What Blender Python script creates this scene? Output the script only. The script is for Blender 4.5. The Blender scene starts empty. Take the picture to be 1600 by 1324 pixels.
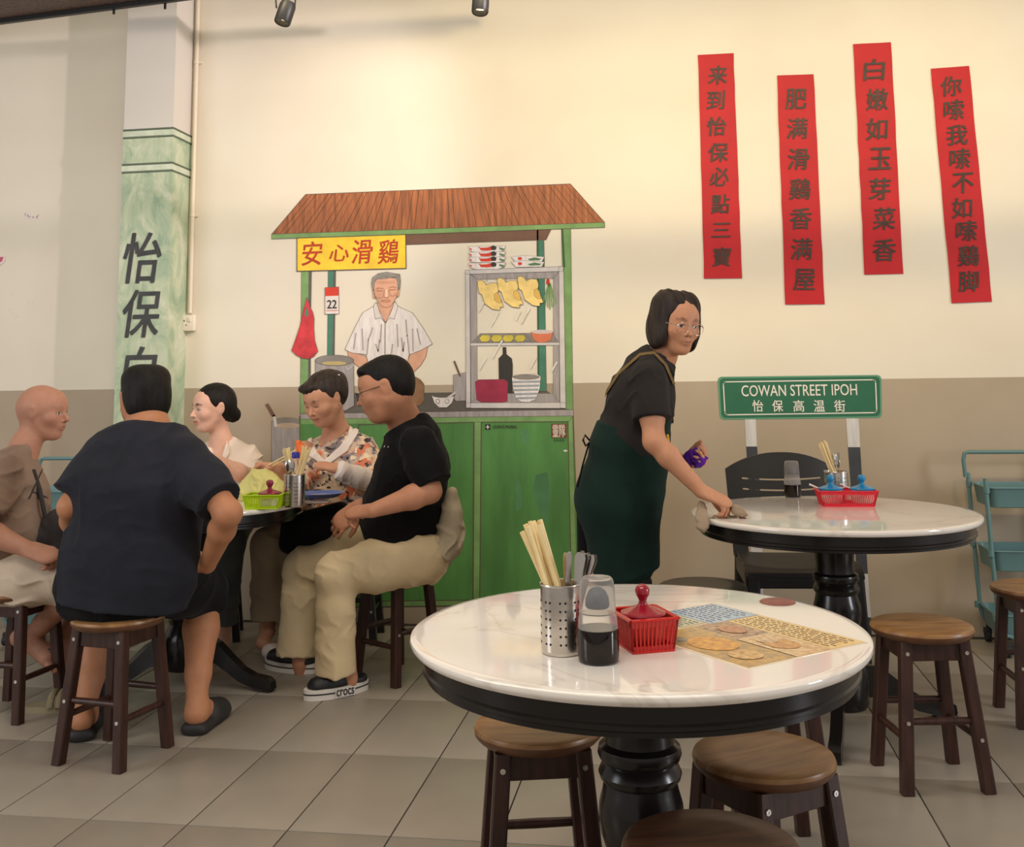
import bpy, bmesh, math, random, numpy as np
from mathutils import Vector, Matrix
random.seed(7)
SC = bpy.context.scene
COL = SC.collection
PI = math.pi
# ---------------------------------------------------------------- camera
YAW, PIT, ROLL, FPX, CY, HC = 0.155949, 0.131398, -0.0143444, 1612.034, 378.563, 1.24
_F = np.array([-math.sin(YAW)*math.cos(PIT), math.cos(YAW)*math.cos(PIT), math.sin(PIT)])
_R0 = np.array([math.cos(YAW), math.sin(YAW), 0.0]); _U0 = np.cross(_R0, _F)
_R = _R0*math.cos(ROLL)+_U0*math.sin(ROLL); _U = -_R0*math.sin(ROLL)+_U0*math.cos(ROLL)
cd = bpy.data.cameras.new('camera'); cam = bpy.data.objects.new('camera', cd); COL.objects.link(cam)
cam.matrix_world = Matrix(((_R[0], _U[0], -_F[0], 0), (_R[1], _U[1], -_F[1], 0), (_R[2], _U[2], -_F[2], HC), (0, 0, 0, 1)))
cd.sensor_width = 36.0; cd.lens = FPX/1600*36; cd.shift_y = (CY-662)/1600.0; cd.clip_start = .05
SC.camera = cam
def ray(x, y): return _R*(x-800)/FPX+_U*(CY-y)/FPX+_F
def az(x, y, z):            # measured photo point lying at height z
    d = ray(x, y); return Vector((d*((z-HC)/d[2])).tolist())+Vector((0, 0, HC))
def ay(x, y, Y):            # measured photo point lying at depth Y
    d = ray(x, y); return Vector((d*(Y/d[1])).tolist())+Vector((0, 0, HC))
# ---------------------------------------------------------------- world, light, exposure
W = bpy.data.worlds.new('world'); SC.world = W; W.use_nodes = True
W.node_tree.nodes['Background'].inputs[0].default_value = (1.0, .93, .86, 1)
W.node_tree.nodes['Background'].inputs[1].default_value = 0.36
SC.view_settings.view_transform = 'Standard'; SC.view_settings.look = 'None'
SC.view_settings.exposure = 0.19; SC.view_settings.gamma = 1.0
try: SC.view_settings.use_curve_mapping = False
except Exception: pass
def area(name, loc, target, sx, sy, power, col):
    l = bpy.data.lights.new(name, 'AREA'); l.shape = 'RECTANGLE'; l.size = sx; l.size_y = sy; l.energy = power; l.color = col
    o = bpy.data.objects.new(name, l); COL.objects.link(o); o.location = loc
    o.rotation_euler = (Vector(target)-Vector(loc)).to_track_quat('-Z', 'Y').to_euler(); return o
def spot(name, loc, target, power, col, ang, blend=.6, r=.04):
    l = bpy.data.lights.new(name, 'SPOT'); l.energy = power; l.color = col; l.spot_size = math.radians(ang); l.spot_blend = blend; l.shadow_soft_size = r
    o = bpy.data.objects.new(name, l); COL.objects.link(o); o.location = loc
    o.rotation_euler = (Vector(target)-Vector(loc)).to_track_quat('-Z', 'Y').to_euler(); return o
WARM = (1.0, .80, .46)
area('side_fill_light', (6.2, 1.9, 1.9), (-3, 5.1, 1.3), .9, 2.2, 120, (.93, .95, 1.0))  # soft light added far to the right; no window is known there
area('overhead_fill_light', (-.6, .6, 3.5), (-.6, 1.6, 0), 2.4, 1.2, 46, (1.0, .92, .84))  # added overhead fill for general ambience; no panel lamp is seen
area('overhead_fill_light', (-1.0, 3.2, 3.55), (-1.0, 3.6, 0), 3.2, .6, 26, (1.0, .87, .72))  # second added fill, warmer, over the tables, also without a seen lamp
for sx, tx, tz, pw in ((-1.75, -1.6, 2.0, 24), (-.55, -.75, 2.2, 62), (.75, .80, 2.2, 74), (1.75, 1.9, 2.0, 46)):
    spot('track_spot_light', (sx, 3.35, 3.42), (tx, 5.37, tz), pw, WARM, 86, .9, .06)
spot('track_spot_light', (1.55, 3.2, 3.42), (-4.1, 5.37, 1.9), 350, (1.0, .86, .86), 40, .5, .05)
area('shopfront_daylight', (-5.0, .4, 2.1), (-3.2, 5.3, 1.7), 2.2, 2.0, 62, (.93, .96, 1.0))
# ---------------------------------------------------------------- materials
def _nt(m): return m.node_tree, m.node_tree.nodes, m.node_tree.links
def c4(c): return (c[0], c[1], c[2], 1)
def srgb(r, g, b):
    f = lambda v: (v/255/12.92 if v/255 <= .04045 else ((v/255+.055)/1.055)**2.4)
    return (f(r), f(g), f(b))
MATS = {}
def mat(name, col, rough=.5, metal=0., var=.0, vs=6., stretch=(1, 1, 1), bump=0., bs=60., spec=.5, trans=0., coat=0., sheen=0., alpha=1., emit=None, attr=None, ior=1.45, col2=None, sss=0.):
    m = bpy.data.materials.new(name); m.use_nodes = True; t, N, L = _nt(m); b = N['Principled BSDF']; MATS[name] = m
    b.inputs['Roughness'].default_value = rough; b.inputs['Metallic'].default_value = metal
    b.inputs['Specular IOR Level'].default_value = spec; b.inputs['IOR'].default_value = ior
    b.inputs['Transmission Weight'].default_value = trans; b.inputs['Coat Weight'].default_value = coat; b.inputs['Coat Roughness'].default_value = .12
    b.inputs['Sheen Weight'].default_value = sheen; b.inputs['Sheen Roughness'].default_value = .5; b.inputs['Alpha'].default_value = alpha
    if sss: b.inputs['Subsurface Weight'].default_value = sss; b.inputs['Subsurface Radius'].default_value = (.012, .005, .003); b.inputs['Subsurface Scale'].default_value = 1.0
    if emit: b.inputs['Emission Color'].default_value = c4(emit[:3]); b.inputs['Emission Strength'].default_value = emit[3]
    b.inputs['Base Color'].default_value = c4(col)
    tc = N.new('ShaderNodeTexCoord'); mp = N.new('ShaderNodeMapping'); mp.inputs['Scale'].default_value = stretch; L.new(tc.outputs['Object'], mp.inputs['Vector'])
    src = None
    if attr:
        a = N.new('ShaderNodeAttribute'); a.attribute_name = attr; src = a.outputs['Color']
    if var or col2 is not None:
        n = N.new('ShaderNodeTexNoise'); n.inputs['Scale'].default_value = vs; n.inputs['Detail'].default_value = 5; n.inputs['Roughness'].default_value = .6; L.new(mp.outputs[0], n.inputs['Vector'])
        mx = N.new('ShaderNodeMix'); mx.data_type = 'RGBA'
        cr = N.new('ShaderNodeMapRange'); cr.inputs[1].default_value = .35; cr.inputs[2].default_value = .65; L.new(n.outputs['Fac'], cr.inputs[0]); L.new(cr.outputs[0], mx.inputs[0])
        if src is not None:
            mx.blend_type = 'MULTIPLY'; mx.inputs[7].default_value = (1-var, 1-var, 1-var, 1); L.new(src, mx.inputs[6])
        else:
            c2 = col2 if col2 is not None else tuple(max(0, v*(1-var)) for v in col)
            mx.inputs[6].default_value = c4(col if col2 is not None else tuple(min(1, v*(1+var*.6)) for v in col)); mx.inputs[7].default_value = c4(c2)
        src = mx.outputs[2]
    if src is not None: L.new(src, b.inputs['Base Color'])
    if bump:
        n2 = N.new('ShaderNodeTexNoise'); n2.inputs['Scale'].default_value = bs; n2.inputs['Detail'].default_value = 3; L.new(mp.outputs[0], n2.inputs['Vector'])
        bp = N.new('ShaderNodeBump'); bp.inputs['Strength'].default_value = bump; bp.inputs['Distance'].default_value = .004; L.new(n2.outputs['Fac'], bp.inputs['Height']); L.new(bp.outputs[0], b.inputs['Normal'])
    return m
def ramp(N, L, src, stops, const=False):
    r = N.new('ShaderNodeValToRGB'); e = r.color_ramp
    if const: e.interpolation = 'CONSTANT'
    while len(e.elements) < len(stops): e.elements.new(.5)
    for i, (p, c) in enumerate(stops): e.elements[i].position = p; e.elements[i].color = c4(c)
    L.new(src, r.inputs[0]); return r
# ---------------------------------------------------------------- object helpers
def tag(o, label=None, cat=None, group=None, kind=None):
    if label: o['label'] = label
    if cat: o['category'] = cat
    if group: o['group'] = group
    if kind: o['kind'] = kind
    return o
def thing(name, label, cat, loc=(0, 0, 0), rz=0., group=None):
    o = bpy.data.objects.new(name, None); COL.objects.link(o); o.location = loc; o.rotation_euler = (0, 0, rz); o.empty_display_size = .05
    return tag(o, label, cat, group)
class MB:
    def __init__(s): s.v = []; s.f = []; s.mi = []
    def add(s, vs, fs, mi=0):
        n = len(s.v); s.v += [tuple(p) for p in vs]; s.f += [tuple(i+n for i in q) for q in fs]; s.mi += [mi]*len(fs); return s
    def box(s, c, d, M=None, mi=0):
        x, y, z = d[0]/2, d[1]/2, d[2]/2
        vs = [Vector(((i & 1)*2*x-x, ((i >> 1) & 1)*2*y-y, (i >> 2)*2*z-z)) for i in range(8)]
        if M is not None: vs = [M @ p for p in vs]
        vs = [p+Vector(c) for p in vs]
        return s.add(vs, [(0, 2, 3, 1), (4, 5, 7, 6), (0, 1, 5, 4), (2, 6, 7, 3), (0, 4, 6, 2), (1, 3, 7, 5)], mi)
    def bevbox(s, c, d, b=.003, M=None, mi=0):
        bm = bmesh.new(); bmesh.ops.create_cube(bm, size=1); bmesh.ops.scale(bm, vec=d, verts=bm.verts)
        bmesh.ops.bevel(bm, geom=bm.edges[:], offset=b, segments=2, affect='EDGES', profile=.5)
        vs = [((M @ v.co) if M is not None else v.co)+Vector(c) for v in bm.verts]; bm.verts.index_update()
        s.add(vs, [tuple(v.index for v in f.verts) for f in bm.faces], mi); bm.free(); return s
    def beam(s, a, b, w, h, mi=0, bev=.002, up=None, w2=None, h2=None):
        a, b = Vector(a), Vector(b); z = (b-a); L = z.length; z.normalize()
        u = Vector(up) if up is not None else (Vector((1, 0, 0)) if abs(z.x) < .9 else Vector((0, 1, 0)))
        x = (u-z*u.dot(z)).normalized(); y = z.cross(x)
        vs = []; w2 = w if w2 is None else w2; h2 = h if h2 is None else h2
        for (p, ww, hh) in ((a, w, h), (b, w2, h2)):
            for sx, sy in ((-1, -1), (1, -1), (1, 1), (-1, 1)):
                e = bev
                for k in (0, 1):
                    if (sx*sy > 0) == (k == 0): q = p+x*(sx*ww/2)+y*(sy*(hh/2-e))
                    else: q = p+x*(sx*(ww/2-e))+y*(sy*hh/2)
                    vs.append(q)
        f = [(i, (i+1) % 8, 8+(i+1) % 8, 8+i) for i in range(8)]+[tuple(range(7, -1, -1)), tuple(range(8, 16))]
        return s.add(vs, f, mi)
    def tube(s, pts, r, seg=10, cap=True, mi=0, closed=False):
        pts = [Vector(p) for p in pts]; n = len(pts); rr = r if isinstance(r, (list, tuple)) else [r]*n
        vs = []; prev = None
        for i, p in enumerate(pts):
            if closed: t = pts[(i+1) % n]-pts[i-1]
            else: t = pts[min(i+1, n-1)]-pts[max(i-1, 0)]
            t.normalize()
            if prev is None: x = t.orthogonal().normalized()
            else: x = (prev-t*prev.dot(t)).normalized()
            prev = x; y = t.cross(x)
            vs += [p+(x*math.cos(2*PI*k/seg)+y*math.sin(2*PI*k/seg))*rr[i] for k in range(seg)]
        f = []
        for i in range(n if closed else n-1):
            j = (i+1) % n
            f += [(i*seg+k, i*seg+(k+1) % seg, j*seg+(k+1) % seg, j*seg+k) for k in range(seg)]
        if cap and not closed: f += [tuple(range(seg-1, -1, -1)), tuple((n-1)*seg+k for k in range(seg))]
        return s.add(vs, f, mi)
    def lathe(s, prof, c=(0, 0, 0), seg=48, mi=0, M=None):
        vs = []; f = []; n = len(prof)
        for r, z in prof:
            for k in range(seg):
                p = Vector((max(r, 1e-5)*math.cos(2*PI*k/seg), max(r, 1e-5)*math.sin(2*PI*k/seg), z))
                if M is not None: p = M @ p
                vs.append(p+Vector(c))
        for i in range(n-1): f += [(i*seg+k, i*seg+(k+1) % seg, (i+1)*seg+(k+1) % seg, (i+1)*seg+k) for k in range(seg)]
        if prof[0][0] > 1e-4: f.append(tuple(range(seg-1, -1, -1)))
        if prof[-1][0] > 1e-4: f.append(tuple((n-1)*seg+k for k in range(seg)))
        return s.add(vs, f, mi)
    def prism(s, poly, t, M, mi=0):   # polygon (x,y) with thickness t along local z, M maps to space
        n = len(poly)
        vs = [M @ Vector((p[0], p[1], -t/2)) for p in poly]+[M @ Vector((p[0], p[1], t/2)) for p in poly]
        f = [tuple(range(n-1, -1, -1)), tuple(range(n, 2*n))]+[(i, (i+1) % n, n+(i+1) % n, n+i) for i in range(n)]
        return s.add(vs, f, mi)
    def build(s, name, mats, parent=None, smooth=True, ang=38):
        me = bpy.data.meshes.new(name); me.from_pydata(s.v, [], s.f)
        for m in (mats if isinstance(mats, (list, tuple)) else [mats]): me.materials.append(m)
        if any(s.mi): me.polygons.foreach_set('material_index', s.mi)
        if smooth:
            me.polygons.foreach_set('use_smooth', [True]*len(me.polygons)); me.set_sharp_from_angle(angle=math.radians(ang))
        me.update(); o = bpy.data.objects.new(name, me); COL.objects.link(o)
        if parent is not None: o.parent = parent
        return o
def copy_tree(o, parent=None):
    c = o.copy(); COL.objects.link(c); c.parent = parent
    for ch in o.children: copy_tree(ch, c)
    return c
def settle(parent, o):    # child meshes built in world space: keep them where they are
    o.parent = parent; o.matrix_parent_inverse = Matrix.Identity(4)
    T = parent.matrix_basis.inverted(); o.data.transform(T); return o
_tmpc = 0
def text_mesh(s, size=1., bold=0., shear=0., space=1.):
    cu = bpy.data.curves.new('t', 'FONT'); cu.body = s; cu.size = size; cu.offset = bold; cu.shear = shear; cu.space_character = space
    cu.align_x = 'CENTER'; cu.align_y = 'CENTER'; cu.resolution_u = 3
    ob = bpy.data.objects.new('t', cu); COL.objects.link(ob); dg = bpy.context.evaluated_depsgraph_get(); dg.update()
    me = bpy.data.meshes.new_from_object(ob.evaluated_get(dg)); bpy.data.objects.remove(ob); bpy.data.curves.remove(cu)
    co = np.array([v.co[:2] for v in me.vertices]); fs = [tuple(p.vertices) for p in me.polygons]; bpy.data.meshes.remove(me)
    return co, fs
def lettering(name, s, m, parent, org, X, Y, w=None, h=None, bold=.0, shear=0., space=1., wob=0.):
    co, fs = text_mesh(s, 1., 0., shear, space)
    if len(co) == 0: return None
    mn, mx = co.min(0), co.max(0); co = co-(mn+mx)/2; dim = mx-mn
    sx = (w/dim[0]) if w else h/dim[1]; sy = (h/dim[1]) if h else sx
    if not w: sx = sy
    co = co*[sx, sy]
    if wob: co = co+wob*np.stack([np.sin(co[:, 1]/max(wob, 1e-6)*.35+len(s)), np.cos(co[:, 0]/wob*.4)], 1)*.5
    X = Vector(X).normalized(); Y = Vector(Y).normalized(); o_ = Vector(org)
    b = MB(); q = bold*(h if h else sy); Nn = X.cross(Y)*.00012
    for k, (ax, ay_) in enumerate(((0, 0), (1, .35), (-1, -.35), (.5, -.6), (-.5, .6)) if bold else ((0, 0),)): b.add([o_+X*(p[0]+ax*q)+Y*(p[1]+ay_*q)+Nn*k for p in co.tolist()], fs)
    return b.build(name, m, parent, smooth=False)
# ================================================================ SETTING
WY = 5.37
def wall_mat():
    m = mat('wall_paint', (.8, .76, .66), .62, bump=.12, bs=25); t, N, L = _nt(m); b = N['Principled BSDF']
    g = N.new('ShaderNodeNewGeometry'); s = N.new('ShaderNodeSeparateXYZ'); L.new(g.outputs['Position'], s.inputs[0])
    n = N.new('ShaderNodeTexNoise'); n.inputs['Scale'].default_value = 1.6; n.inputs['Detail'].default_value = 6; L.new(g.outputs['Position'], n.inputs['Vector'])
    up = ramp(N, L, n.outputs['Fac'], [(.3, srgb(232, 224, 205)), (.7, srgb(226, 215, 195))])
    lo = ramp(N, L, n.outputs['Fac'], [(.3, srgb(181, 165, 143)), (.7, srgb(169, 152, 129))])
    a = N.new('ShaderNodeMath'); a.operation = 'GREATER_THAN'; a.inputs[1].default_value = 1.212; L.new(s.outputs['Z'], a.inputs[0])
    mx = N.new('ShaderNodeMix'); mx.data_type = 'RGBA'; L.new(a.outputs[0], mx.inputs[0]); L.new(lo.outputs[0], mx.inputs[6]); L.new(up.outputs[0], mx.inputs[7]); L.new(mx.outputs[2], b.inputs['Base Color'])
    return m
WALL = wall_mat()
b = MB(); b.box((-.8, WY+.06, 1.9), (9.4, .12, 4.0)); tag(b.build('wall_back', WALL, smooth=False), kind='structure')
b = MB(); b.box((-.8, 3.0, 3.98), (9.4, 5.4, .1)); tag(b.build('ceiling', mat('ceiling_paint', srgb(205, 198, 185), .8), smooth=False), kind='structure')
# floor of separate porcelain tiles on a dark grout bed
GX, GY, TW = -1.41447, 3.51651, .297
b = MB(); b.box((-.8, 2.2, -.03), (9.4, 6.6, .05)); floor = tag(b.build('floor', mat('tile_grout', (.035, .03, .027), .9), smooth=False), kind='structure')
TILE = mat('porcelain_tile', srgb(154, 144, 130), .36, var=.06, vs=3, bump=.05, bs=220, spec=.45)
n_, N_, L_ = _nt(TILE); oi = N_.new('ShaderNodeObjectInfo'); hs = N_.new('ShaderNodeHueSaturation'); mr = N_.new('ShaderNodeMapRange'); mr.inputs[3].default_value = .965; mr.inputs[4].default_value = 1.03
src = N_['Principled BSDF'].inputs['Base Color'].links[0].from_socket
L_.new(oi.outputs['Random'], mr.inputs[0]); L_.new(mr.outputs[0], hs.inputs['Value']); L_.new(src, hs.inputs['Color']); L_.new(hs.outputs[0], N_['Principled BSDF'].inputs['Base Color'])
g_ = .0022
tb = MB(); tb.bevbox((0, 0, 0), (TW-2*g_, 2*TW-2*g_, .008), .0012); tproto = None; rest = MB()
for i in range(-14, 14):
    for j in range(-4, 9):
        cx, cy = GX+(i+.5)*TW, GY-(j-.5)*2*TW
        if cy+TW > WY+.3 or cx < -5.4 or cx > 3.8: continue
        seen = False
        for qx, qy in ((cx-TW/2, cy-TW), (cx+TW/2, cy-TW), (cx-TW/2, cy+TW), (cx+TW/2, cy+TW)):
            d = np.array([qx, qy, -HC]); z = d @ _F
            if z > .2 and -30 < 800+FPX*(d @ _R)/z < 1630 and CY-FPX*(d @ _U)/z < 1370: seen = True
        if seen:
            if tproto is None: tproto = tb.build('tile', TILE, floor); tproto.location = (cx, cy, 0-.003+.0)
            else:
                c = tproto.copy(); COL.objects.link(c); c.parent = floor; c.location = (cx, cy, -.003-.0008*random.random()*.4)
        else: rest.box((cx, cy, -.003), (TW-2*g_, 2*TW-2*g_, .008))
if rest.v: tag(rest.build('tile_field', TILE, floor, smooth=False), kind='stuff')
# pillar with painted green marble
PF = 5.155; px0, px1 = -2.967, -2.676
def zat(x, y, Y): return ay(x, y, Y).z
pil_top = zat(232, 201, PF); band2 = zat(230, 255, PF)
pm = mat('pillar_marble_paint', (.5, .6, .45), .55); t, N, L = _nt(pm); B_ = N['Principled BSDF']
g = N.new('ShaderNodeNewGeometry'); n1 = N.new('ShaderNodeTexNoise'); n1.inputs['Scale'].default_value = 7; n1.inputs['Detail'].default_value = 8; n1.inputs['Roughness'].default_value = .65; n1.inputs['Distortion'].default_value = .8
mp = N.new('ShaderNodeMapping'); mp.inputs['Scale'].default_value = (1.2, 1.2, .7); L.new(g.outputs['Position'], mp.inputs[0]); L.new(mp.outputs[0], n1.inputs['Vector'])
r1 = ramp(N, L, n1.outputs['Fac'], [(.28, srgb(132, 156, 130)), (.42, srgb(162, 182, 152)), (.55, srgb(190, 200, 168)), (.68, srgb(212, 214, 194)), (.8, srgb(152, 176, 150))]); L.new(r1.outputs[0], B_.inputs['Base Color'])
PLAST = mat('pillar_plaster', srgb(214, 207, 196), .6, bump=.1, bs=25)
b = MB(); b.box(((px0+px1)/2, (PF+WY)/2, (pil_top+3.93)/2), (px1-px0, WY-PF, 3.93-pil_top)); pil = tag(b.build('pillar', PLAST, smooth=False), kind='structure')
b = MB(); b.box(((px0+px1)/2, (PF+WY)/2, pil_top/2), (px1-px0, WY-PF, pil_top)); b.build('painted_shaft', pm, pil, smooth=False)
PLT = mat('pillar_light_line', srgb(205, 214, 190), .55, var=.15, vs=12); PDK = mat('pillar_dark_line', srgb(92, 104, 84), .6)
for zz in (pil_top, band2):
    for dz, hh, mm in ((-.0, .010, PDK), (-.022, .03, PLT), (-.044, .008, PDK)):
        b = MB(); b.box(((px0+px1)/2, (PF+WY)/2-.002, zz+dz-.004), (px1-px0+.006, WY-PF+.004, hh)); b.build('painted_band', mm, pil, smooth=False)
INK = mat('ink_grey', srgb(62, 62, 62), .6, var=.25, vs=14)
def wpx(cx, cy, hpx, Y): return abs((ay(cx, cy-hpx/2, Y)-ay(cx, cy+hpx/2, Y)).z)
for ch, cx, cy, w, h in (('怡', 222, 403, 62, 78), ('保', 220, 490, 60, 74), ('白', 217, 580, 58, 76)):
    X = 1 if True else 0
    lettering('painted_character', ch, INK, pil, ay(cx, cy, PF-.003), (1, 0, 0), (0.02, 0, 1), w=wpx(cx, cy, w, PF), h=wpx(cx, cy, h, PF), bold=.014, shear=.12)
# conduit and socket
PVC = mat('white_pvc', srgb(226, 214, 190), .4)
cond = thing('conduit', 'cream plastic conduit running down the wall beside the painted pillar', 'pipe', (-2.64, WY-.012, 2.5))
cx_ = -2.650
b = MB(); b.tube([(cx_, WY-.014, zat(289, 490, WY)), (cx_, WY-.014, 3.9)], .012, 12); settle(cond, b.build('pipe', PVC))
for py in (100, 338):
    z_ = zat(293, py, WY); b = MB(); b.tube([(cx_, WY-.014, z_-.008), (cx_, WY-.014, z_+.008)], .0155, 12); b.bevbox((cx_+.018, WY-.006, z_), (.022, .012, .014), .002); settle(cond, b.build('clip', PVC))
sc = ay(292.5, 505, WY-.02)
sk = thing('wall_socket', 'white three-pin wall socket with a switch at the foot of the conduit', 'socket', (sc.x, WY, sc.z))
WPL = mat('white_plastic', srgb(235, 226, 208), .35)
b = MB(); b.bevbox((0, -.018, 0), (.09, .036, .088), .005); b.build('socket_plate', WPL, sk)
b = MB(); b.bevbox((.022, -.039, .018), (.016, .008, .024), .002); b.build('switch', WPL, sk)
DKH = mat('dark_hole', (.02, .02, .02), .8)
for dx, dz, w, h in ((-.004, .012, .005, .010), (-.016, -.012, .009, .005), (.008, -.012, .009, .005)):
    b = MB(); b.box((dx-.006, -.0362, dz), (w, .001, h)); b.build('pin_hole', DKH, sk, smooth=False)
# black ceiling rail (top left) and track lights
BLK = mat('black_metal', (.018, .017, .016), .45)
q0 = az(-40, 42, 3.25); q1 = az(330, -6, 3.25)
rail = thing('ceiling_rail', 'dark steel ceiling rail crossing the top left corner', 'rail', (q0.x, q0.y, 3.25))
d_ = (q1-q0).normalized(); nrm = Vector((d_.y, -d_.x, 0))
b = MB(); b.beam(q0-d_*1.5+Vector((0, 0, .012)), q1+d_*1.5+Vector((0, 0, .012)), .03, .03, up=(0, 0, 1), bev=.003); settle(rail, b.build('front_bar', BLK))
b = MB(); b.beam(q0-d_*1.5+nrm*.16+Vector((0, 0, .03)), q1+d_*1.5+nrm*.16+Vector((0, 0, .03)), .02, .28, up=(0, 0, 1)); settle(rail, b.build('perforated_pan', mat('brown_pan', srgb(92, 68, 58), .5, var=.6, vs=60, bump=.4, bs=90)))
for px_, py_ in ((178, 16), (258, 8)):
    q = az(px_, py_, 3.245); b = MB(); b.tube([q+Vector((0, 0, .01)), q-Vector((0, 0, .022))], .007, 8); settle(rail, b.build('hanger', BLK))
def track_light(px_, py_, label, Y=3.9, tilt=12, zt=None):
    p = ay(px_, py_, Y); t = thing('track_light', label, 'spotlight', tuple(p), math.radians(10), 'black track spotlights')
    M = Matrix.Rotation(math.radians(tilt), 3, 'Y') @ Matrix.Rotation(math.radians(-10), 3, 'X')
    b = MB(); b.lathe([(.012, .05), (.03, .045), (.034, .03), (.034, -.045), (.031, -.05), (.028, -.048), (.027, -.02), (0, -.02)], M=M, seg=32); b.build('lamp_head', BLK, t)
    b = MB(); b.tube([(.037, 0, .02), (.040, 0, .05), (.036, 0, .16), (0, 0, .17), (-.036, 0, .16), (-.040, 0, .05), (-.037, 0, .02)], .0035, 8); b.build('yoke', BLK, t)
    b = MB(); b.tube([(0, 0, .05), (.008, 0, .08), (-.004, 0, .12), (0, 0, .17)], .003, 6); b.build('cable', BLK, t)
    b = MB(); b.bevbox((0, 0, .185), (.09, .04, .03), .004); b.build('track_adapter', BLK, t)
    b = MB(); b.lathe([(0, -.024), (.026, -.024)], M=M, seg=24); b.build('lens', mat('lamp_lens', (.9, .8, .6), .3, emit=(1, .8, .5, 2.0)), t)
    return t
track_light(446, 20, 'black cylindrical track spotlight nearest the pillar', tilt=14)
track_light(751, 3, 'black cylindrical track spotlight above the painted stall, mostly cut off at the top', tilt=4)
q = ay(600, -58, 3.9); b = MB(); b.bevbox((q.x, 3.9, q.z+.06), (6.0, .035, .03), .004); tag(b.build('track_rail', BLK), 'black lighting track carrying the spotlights, just above the picture', 'rail')
# ================================================================ MURAL
def Zc(ox, oy, s): return lambda pts: [(ox+x*s, oy+y*s) for x, y in pts]
Z1 = Zc(400, 270, .35); ZM = Zc(530, 410, .17365); ZC = Zc(670, 360, .2266); ZB = Zc(450, 360, .19643); ZD = Zc(560, 640, .25678); Z5 = Zc(380, 540, .4529)
mo = ay(690, 940, WY)
mural = thing('painted_stall_mural', 'wall painting of a green hawker stall with a brown plank roof and hanging chickens', 'mural', (mo.x, WY-.0005, mo.z))
_lay = [0]
def pm_(name, col, rough=.55, var=.12, vs=10, stretch=(1, 1, 1), **k): return mat(name, srgb(*col), rough, var=var, vs=vs, stretch=stretch, **k)
OUT = pm_('mural_outline', (96, 80, 66))
def flat(name, pts, m, lay, parent=None, out=0):
    off = .0010+.00045*lay
    b = MB(); P = [ay(x, y, WY-off) for x, y in pts]; b.add(P, [tuple(range(len(P)))]) ; o = b.build(name, m, smooth=False); settle(mural if parent is None else parent, o)
    if out:
        edge(name+'_outline', pts, OUT, lay+.5, out, parent)
    return o
def edge(name, pts, m, lay, w=1.2, parent=None, closed=True):
    b = MB(); off = .0010+.00045*lay; n = len(pts)
    for i in range(n if closed else n-1):
        p, q = Vector(pts[i]), Vector(pts[(i+1) % n]); d = q-p
        if d.length < .01: continue
        d.normalize(); nn = Vector((-d.y, d.x))*w/2; p = p-d*w*.3; q = q+d*w*.3
        c = [p+nn, q+nn, q-nn, p-nn]; b.add([ay(v.x, v.y, WY-off) for v in c], [(0, 1, 2, 3)])
    o = b.build(name, m, smooth=False); settle(mural if parent is None else parent, o); return o
def ell(cx, cy, rx, ry, n=28): return [(cx+rx*math.cos(2*PI*k/n), cy+ry*math.sin(2*PI*k/n)) for k in range(n)]
GRN = pm_('mural_green', (86, 140, 72), var=.28, vs=2.2, stretch=(2.4, 1, .5)); LGR = pm_('mural_light_green', (124, 162, 98), var=.2, vs=8); DGR = pm_('mural_dark_green', (52, 92, 58)); TEAL = pm_('mural_teal', (72, 128, 106), var=.18)
ROOF = pm_('mural_roof', (164, 98, 58), var=.42, vs=9, stretch=(6, 1, .5)); BRN = pm_('mural_brown', (116, 84, 66)); GRY = pm_('mural_grey', (140, 134, 128), var=.15); LGY = pm_('mural_light_grey', (210, 204, 200), var=.1); MGY = pm_('mural_mid_grey', (166, 158, 156), var=.18, stretch=(4, 1, .6)); DGY = pm_('mural_dark_grey', (98, 92, 84))
YEL = pm_('mural_yellow', (250, 208, 56), var=.14, vs=9); RED = pm_('mural_red', (196, 50, 34), var=.1); SKN = pm_('mural_skin', (222, 168, 138), var=.14); SHD = pm_('mural_skin_shadow', (176, 114, 84)); WHT = pm_('mural_white', (232, 224, 220), var=.14, stretch=(5, 1, .8)); SHS = pm_('mural_shirt_shadow', (176, 166, 164)); HAIR_G = pm_('mural_grey_hair', (150, 144, 134), var=.3, vs=30); BLKP = pm_('mural_black', (52, 50, 44)); CHK = pm_('mural_chicken', (248, 216, 134), var=.14, vs=14); CHS = pm_('mural_chicken_shadow', (232, 188, 96)); MAG = pm_('mural_magenta', (160, 44, 72), var=.2); ORG = pm_('mural_orange', (216, 120, 84)); PAPER = pm_('mural_paper', (228, 218, 212)); LSTK = pm_('mural_glint', (226, 222, 212), var=.2)
# posts, roof underside, roof
flat('painted_back_post', Z1([(322, 438), (356, 438), (350, 822), (318, 822)]), TEAL, 1, out=.55)
edge('painted_post_shade', Z1([(351, 440), (345, 820)]), DGY, 2, 3, closed=False)
flat('painted_back_post', Z1([(1253, 255), (1285, 255), (1297, 975), (1258, 975)]), TEAL, 1, out=.55)
edge('painted_post_shade', Z1([(1257, 257), (1262, 972)]), DGR, 2, 2.6, closed=False)
flat('painted_front_post', Z1([(203, 440), (248, 440), (240, 920), (238, 1076), (197, 1076)]), LGR, 3, out=.55)
edge('painted_post_shade', Z1([(241, 442), (238, 1000)]), DGY, 4, 4.2, closed=False)
flat('painted_front_post', Z1([(1363, 248), (1405, 248), (1415, 1058), (1381, 1056)]), LGR, 3, out=.55)
edge('painted_post_shade', Z1([(1367, 250), (1376, 420)]), DGR, 4, 3, closed=False)
flat('painted_roof_underside', Z1([(668, 276), (1318, 252), (1295, 300), (668, 322)]), BRN, 2, out=.55)
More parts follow.
